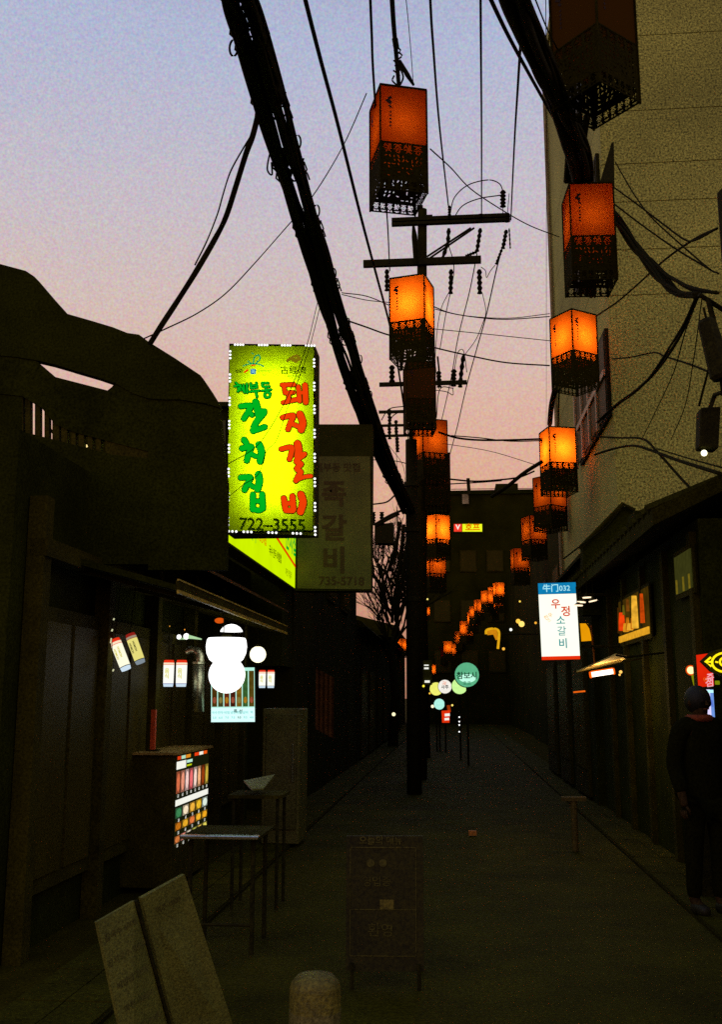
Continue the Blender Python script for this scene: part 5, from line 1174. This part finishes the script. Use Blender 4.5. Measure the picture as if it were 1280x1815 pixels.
# curtain strip, faint red, beyond the fridge
ct = MB(); 
for k in range(9):
    a_ = P(560 + k * 4, 1185 + k * 2, 16); ct.v += [(a_.x, 16 + .03 * (k % 2), a_.z), (a_.x, 16 + .03 * (k % 2), a_.z - .95)]
for k in range(8): ct.f.append((2 * k, 2 * k + 2, 2 * k + 3, 2 * k + 1))
ct.v += [(x, y + .01, z) for x, y, z in ct.v[:18]]
for k in range(8): ct.f.append((18 + 2 * k, 18 + 2 * k + 1, 18 + 2 * k + 3, 18 + 2 * k + 2))
o = ct.build('cloth_banner', mat('rust cloth', (.11, .04, .004), .9, .5, 5)); tag(o, 'faint rust-red cloth banner hanging past the fridge', 'banner')
MB().tube([(-2.3, 16.02, P(560, 1183, 16).z), (P(600, 1190, 16).x, 16.02, P(596, 1192, 16).z)], .01).build('rod', M_iron, o)

# ------------------------------------------------------------------ foreground boards and bollards
ab = thing('menu_boards', P(290, 1850, 4.3), 'pair of pale leaning menu boards hinged along a dark gap, bottom left', 'board')
Mb = mat('dirty board', (.13, .13, .016), .7, .25, 5, bump=.3, grit=120)
pr_ = mat('board print', (.08, .07, .01), .8, .3, 8)
for k, ql in enumerate((((172, 1634, 4.05), (238, 1596, 4.2), (312, 1872, 4.45), (236, 1925, 4.12)), ((250, 1592, 4.22), (327, 1550, 4.4), (424, 1852, 4.6), (322, 1868, 4.47)))):
    q = [P(*v) for v in ql]; q[2].z = max(q[2].z, .03); q[3].z = max(q[3].z, .03)
    n = (q[1] - q[0]).cross(q[3] - q[0]).normalized(); n = -n if n.y > 0 else n
    pn = MB().hull8([v for v in q], [v - n * .02 for v in q]).build('panel', Mb, ab)
    F = Face(q[0], q[1] - q[0], q[3] - q[0], pn); F.n = n; F.parent = pn
    for r_ in range(6):
        F.text(['칼국수 6000', '잔치국수 5000', '비빔밥 7000', '파전 10000', '막걸리 3000', '소주 4000', '맥주 4000', '순두부 6000', '갈비탕 9000', '냉면 7000', '만두 5000', '국밥 7000'][r_ + 6 * k], .5 + .02 * r_, .12 + r_ * .15, .032, pr_, z=.003, bold=.01)
q = [P(240, 1596, 4.2), P(316, 1872, 4.45)]; MB().tube([q[0], q[1]], .008).build('hinge', M_iron, ab)
for (x, y, d_) in ((200, 1640, 4.2), (300, 1590, 4.45)):
    p_ = P(x, y, d_); MB().tube([p_, Vector((p_.x - .05, p_.y + .35, .03))], .012).build('prop_leg', M_iron, ab)
bo = thing('bollard', P(558, 1900, 4.3), 'round-topped dull yellow bollard at the bottom, left of centre', 'bollard')
c0 = P(558, 1850, 4.3); zt_ = P(558, 1733, 4.3).z; rr = 43 * 4.3 / FPX
MB().lathe((c0.x, 4.3, .02), [(rr * 1.12, 0), (rr * 1.12, .03), (rr, .05), (rr, zt_ - .06), (rr * .93, zt_ - .035), (rr * .7, zt_ - .01), (rr * .2, zt_)], 28).build('post_shaft', mat('worn yellow paint', (.13, .105, .01), .6, .35, 7, bump=.4), bo, smooth=True)
MB().lathe((c0.x, 4.3, zt_ - .17), [(rr * 1.01, 0), (rr * 1.01, .05)], 28).build('reflective_band', mat('dull band', (.16, .14, .04), .4, .3, 9), bo)
sb = thing('standing_menu', P(682, 1720, 5.85), 'dark standing menu frame with thin pale outline in the middle of the lane', 'board')
a, b, c, d = P(614, 1482, 5.8), P(750, 1482, 5.8), P(752, 1722, 5.85), P(613, 1722, 5.85)
MB().prism([a, b, c, d], (0, .03, 0)).build('panel', mat('menu panel black', (.03, .026, .002), .8), sb)
F = Face(a, b - a, d - a, sb); F.n = Vector((0, -1, 0)); ol = mat('faint outline', (.075, .068, .008), .6, .3, 9)
for (x0_, y0_, x1_, y1_) in ((.05, .08, .9, .088), (.05, .54, .9, .547), (.05, .88, .9, .887), (.05, .08, .06, .54), (.9, .08, .91, .88), (.05, .3, .06, .88)): F.rect(x0_, y0_, x1_, y1_, ol, 'outline', .003)
F.text('오늘의 메뉴', .45, .035, .05, ol, bold=.02); F.discs([(.32, .2), (.48, .2)], .022, ol, 'mark', .004); F.rect(.44, .47, .62, .54, mat('sticker', (.12, .10, .012), .6), 'sticker', .004)
F.text('영업중', .4, .34, .06, ol); F.text('환영', .45, .70, .08, ol)
for (x_, z_) in ((a.x + .03, 0), (b.x - .03, 0)):
    MB().tube([(x_, 5.86, a.z - .03), (x_, 6.25, .02)], .012).build('prop_leg', M_iron, sb); MB().tube([(x_, 5.83, .015), (x_, 5.83, d.z + .05)], .012).build('foot', M_iron, sb)
ps = thing('sign_post', P(1020, 1490, 11), 'short dark post with a flat head low on the right of the lane', 'post')
c0 = P(1020, 1488, 11); MB().tube([(c0.x, 11, .02), (c0.x, 11, P(1020, 1420, 11).z)], .035, 10).build('post_shaft', mat('dull post', (.09, .06, .006), .7), ps); MB().box((c0.x, 11, P(1020, 1416, 11).z), (.26, .08, .04)).build('head', mat('dull post', (.09, .06, .006), .7), ps)
o = MB().box((P(838, 1472, 12).x, 12, .06), (.09, .06, .05)).build('litter', mat('orange scrap', (.45, .16, .02), .6)); tag(o, 'small orange scrap lying on the dark asphalt', 'litter')
# ------------------------------------------------------------------ the dark figure on the right
def skin_body(name, verts, edges, radii, m, parent=None, root=0, sub=2):
    me = bpy.data.meshes.new(name); me.from_pydata([tuple(v) for v in verts], edges, []); me.update()
    o = bpy.data.objects.new(name, me); col.objects.link(o)
    sk = o.modifiers.new('skin', 'SKIN'); sk.use_smooth_shade = True; sb_ = o.modifiers.new('sub', 'SUBSURF'); sb_.levels = sub; sb_.render_levels = sub
    lay = me.skin_vertices[0].data if me.skin_vertices else None
    if lay is None:
        bm = bmesh.new(); bm.from_mesh(me); bm.verts.layers.skin.verify(); bm.to_mesh(me); bm.free(); lay = me.skin_vertices[0].data
    for i, r in enumerate(radii): lay[i].radius = (r, r) if not isinstance(r, tuple) else r; lay[i].use_root = (i == root)
    dg = bpy.context.evaluated_depsgraph_get(); dg.update(); me2 = bpy.data.meshes.new_from_object(o.evaluated_get(dg)); bpy.data.objects.remove(o)
    me2.materials.clear(); me2.materials.append(m)
    for p in me2.polygons: p.use_smooth = True
    o = bpy.data.objects.new(name, me2); col.objects.link(o)
    if parent is not None: o.parent = parent
    return o
hp = P(1239, 1236, 7.9)
per = thing('person', (hp.x, 7.9, .03), 'dark-clothed person standing before the white light box at the right edge', 'person', rz=R(20))
V = [(0, 0, .95), (0, 0, 1.12), (0, .01, 1.32), (0, .015, 1.45), (0, -.005, 1.53), (0, -.02, 1.62),
     (.09, 0, .90), (.10, -.01, .50), (.10, .02, .09), (.10, -.13, .045), (-.09, 0, .90), (-.10, .03, .50), (-.10, .07, .09), (-.10, -.07, .045),
     (.19, .01, 1.42), (.24, .03, 1.15), (.24, -.04, .90), (.24, -.07, .82), (-.19, .01, 1.42), (-.24, .03, 1.15), (-.23, -.05, .90), (-.23, -.08, .82)]
Ed = [(0, 1), (1, 2), (2, 3), (3, 4), (4, 5), (0, 6), (6, 7), (7, 8), (8, 9), (0, 10), (10, 11), (11, 12), (12, 13), (3, 14), (14, 15), (15, 16), (16, 17), (3, 18), (18, 19), (19, 20), (20, 21)]
Rd = [(.15, .11), (.13, .10), (.16, .11), (.10, .08), .05, .085, .09, .06, .045, .04, .09, .06, .045, .04, .06, .048, .036, .03, .06, .048, .036, .03]
skin_body('body', V, Ed, Rd, mat('dark skin tone in shade', (.045, .025, .007), .7, spec=.05), per)
coat = mat('dark coat', (.009, .009, .0015), .95, .3, 9, spec=.02)
Vc = [(0, 0, .78), (0, 0, 1.0), (0, .01, 1.32), (0, .012, 1.47), (.19, .01, 1.42), (.245, .03, 1.15), (.24, -.04, .92), (-.19, .01, 1.42), (-.245, .03, 1.15), (-.23, -.05, .92)]
skin_body('coat', Vc, [(0, 1), (1, 2), (2, 3), (3, 4), (4, 5), (5, 6), (3, 7), (7, 8), (8, 9)], [(.19, .14), (.175, .135), (.185, .135), (.10, .085), .078, .066, .055, .078, .066, .055], coat, per)
skin_body('trousers', [(0, 0, .88), (.095, 0, .82), (.10, -.01, .50), (.10, .02, .10), (-.095, 0, .82), (-.10, .03, .50), (-.10, .07, .10)], [(0, 1), (1, 2), (2, 3), (0, 4), (4, 5), (5, 6)], [(.15, .12), .10, .075, .062, .10, .075, .062], coat, per)
skin_body('shoe', [(.10, .05, .05), (.10, -.06, .05), (.10, -.17, .04)], [(0, 1), (1, 2)], [.055, .055, .042], mat('black shoe', (.015, .013, .003), .6), per)
skin_body('shoe', [(-.10, .10, .05), (-.10, .0, .05), (-.10, -.11, .04)], [(0, 1), (1, 2)], [.055, .055, .042], mat('black shoe', (.015, .013, .003), .6), per)
hb = MB().ball((0, .0, 1.645), .105, 14, 1.12); hair = hb.build('hair', mat('black hair', (.01, .009, .004), .6, .3, 30), None, smooth=True); hair.parent = per; hair.location = (0, .018, .0)
for s_ in (-1, 1):
    e_ = MB().ball((s_ * .088, -.01, 1.62), .018, 8, 1.6).build('ear', MC['dark skin tone in shade'], None, smooth=True); e_.parent = per
    e2 = MB().ball((s_ * .033, -.102, 1.635), .011, 8).build('eye', M_ink, None, smooth=True); e2.parent = per
    for f_ in range(4):
        fg = MB().tube([(s_ * (.235 + .004 * f_), -.10 + f_ * .017, .80), (s_ * (.235 + .004 * f_), -.105 + f_ * .017, .76), (s_ * (.228 + .004 * f_), -.11 + f_ * .017, .73 + .008 * abs(f_ - 1.5))], [.009, .008, .006], 6).build('finger', MC['dark skin tone in shade'], None, smooth=True); fg.parent = per
    th = MB().tube([(s_ * .235, -.11, .83), (s_ * .225, -.13, .80), (s_ * .22, -.135, .77)], [.011, .01, .007], 6).build('thumb', MC['dark skin tone in shade'], None, smooth=True); th.parent = per
nb_ = MB(); nb_.hull8([Vector((-.012, -.10, 1.605)), Vector((.012, -.10, 1.605)), Vector((.006, -.095, 1.64)), Vector((-.006, -.095, 1.64))], [Vector((-.008, -.125, 1.605)), Vector((.008, -.125, 1.605)), Vector((.003, -.105, 1.64)), Vector((-.003, -.105, 1.64))])
n_ = nb_.build('nose', MC['dark skin tone in shade'], None); n_.parent = per
per.scale = (.94, .94, .94)
mo = MB().box((0, -.100, 1.575), (.045, .012, .008)).build('mouth', mat('lips', (.12, .03, .01), .6), None); mo.parent = per
sf = MB().tube([Vector((.085 * math.cos(k * math.pi / 8), .01 + .075 * math.sin(k * math.pi / 8), 1.5)) for k in range(16)], .03, 8, closed=True).build('scarf', mat('red scarf', (.2, .04, .01), .9), None, smooth=True); sf.parent = per
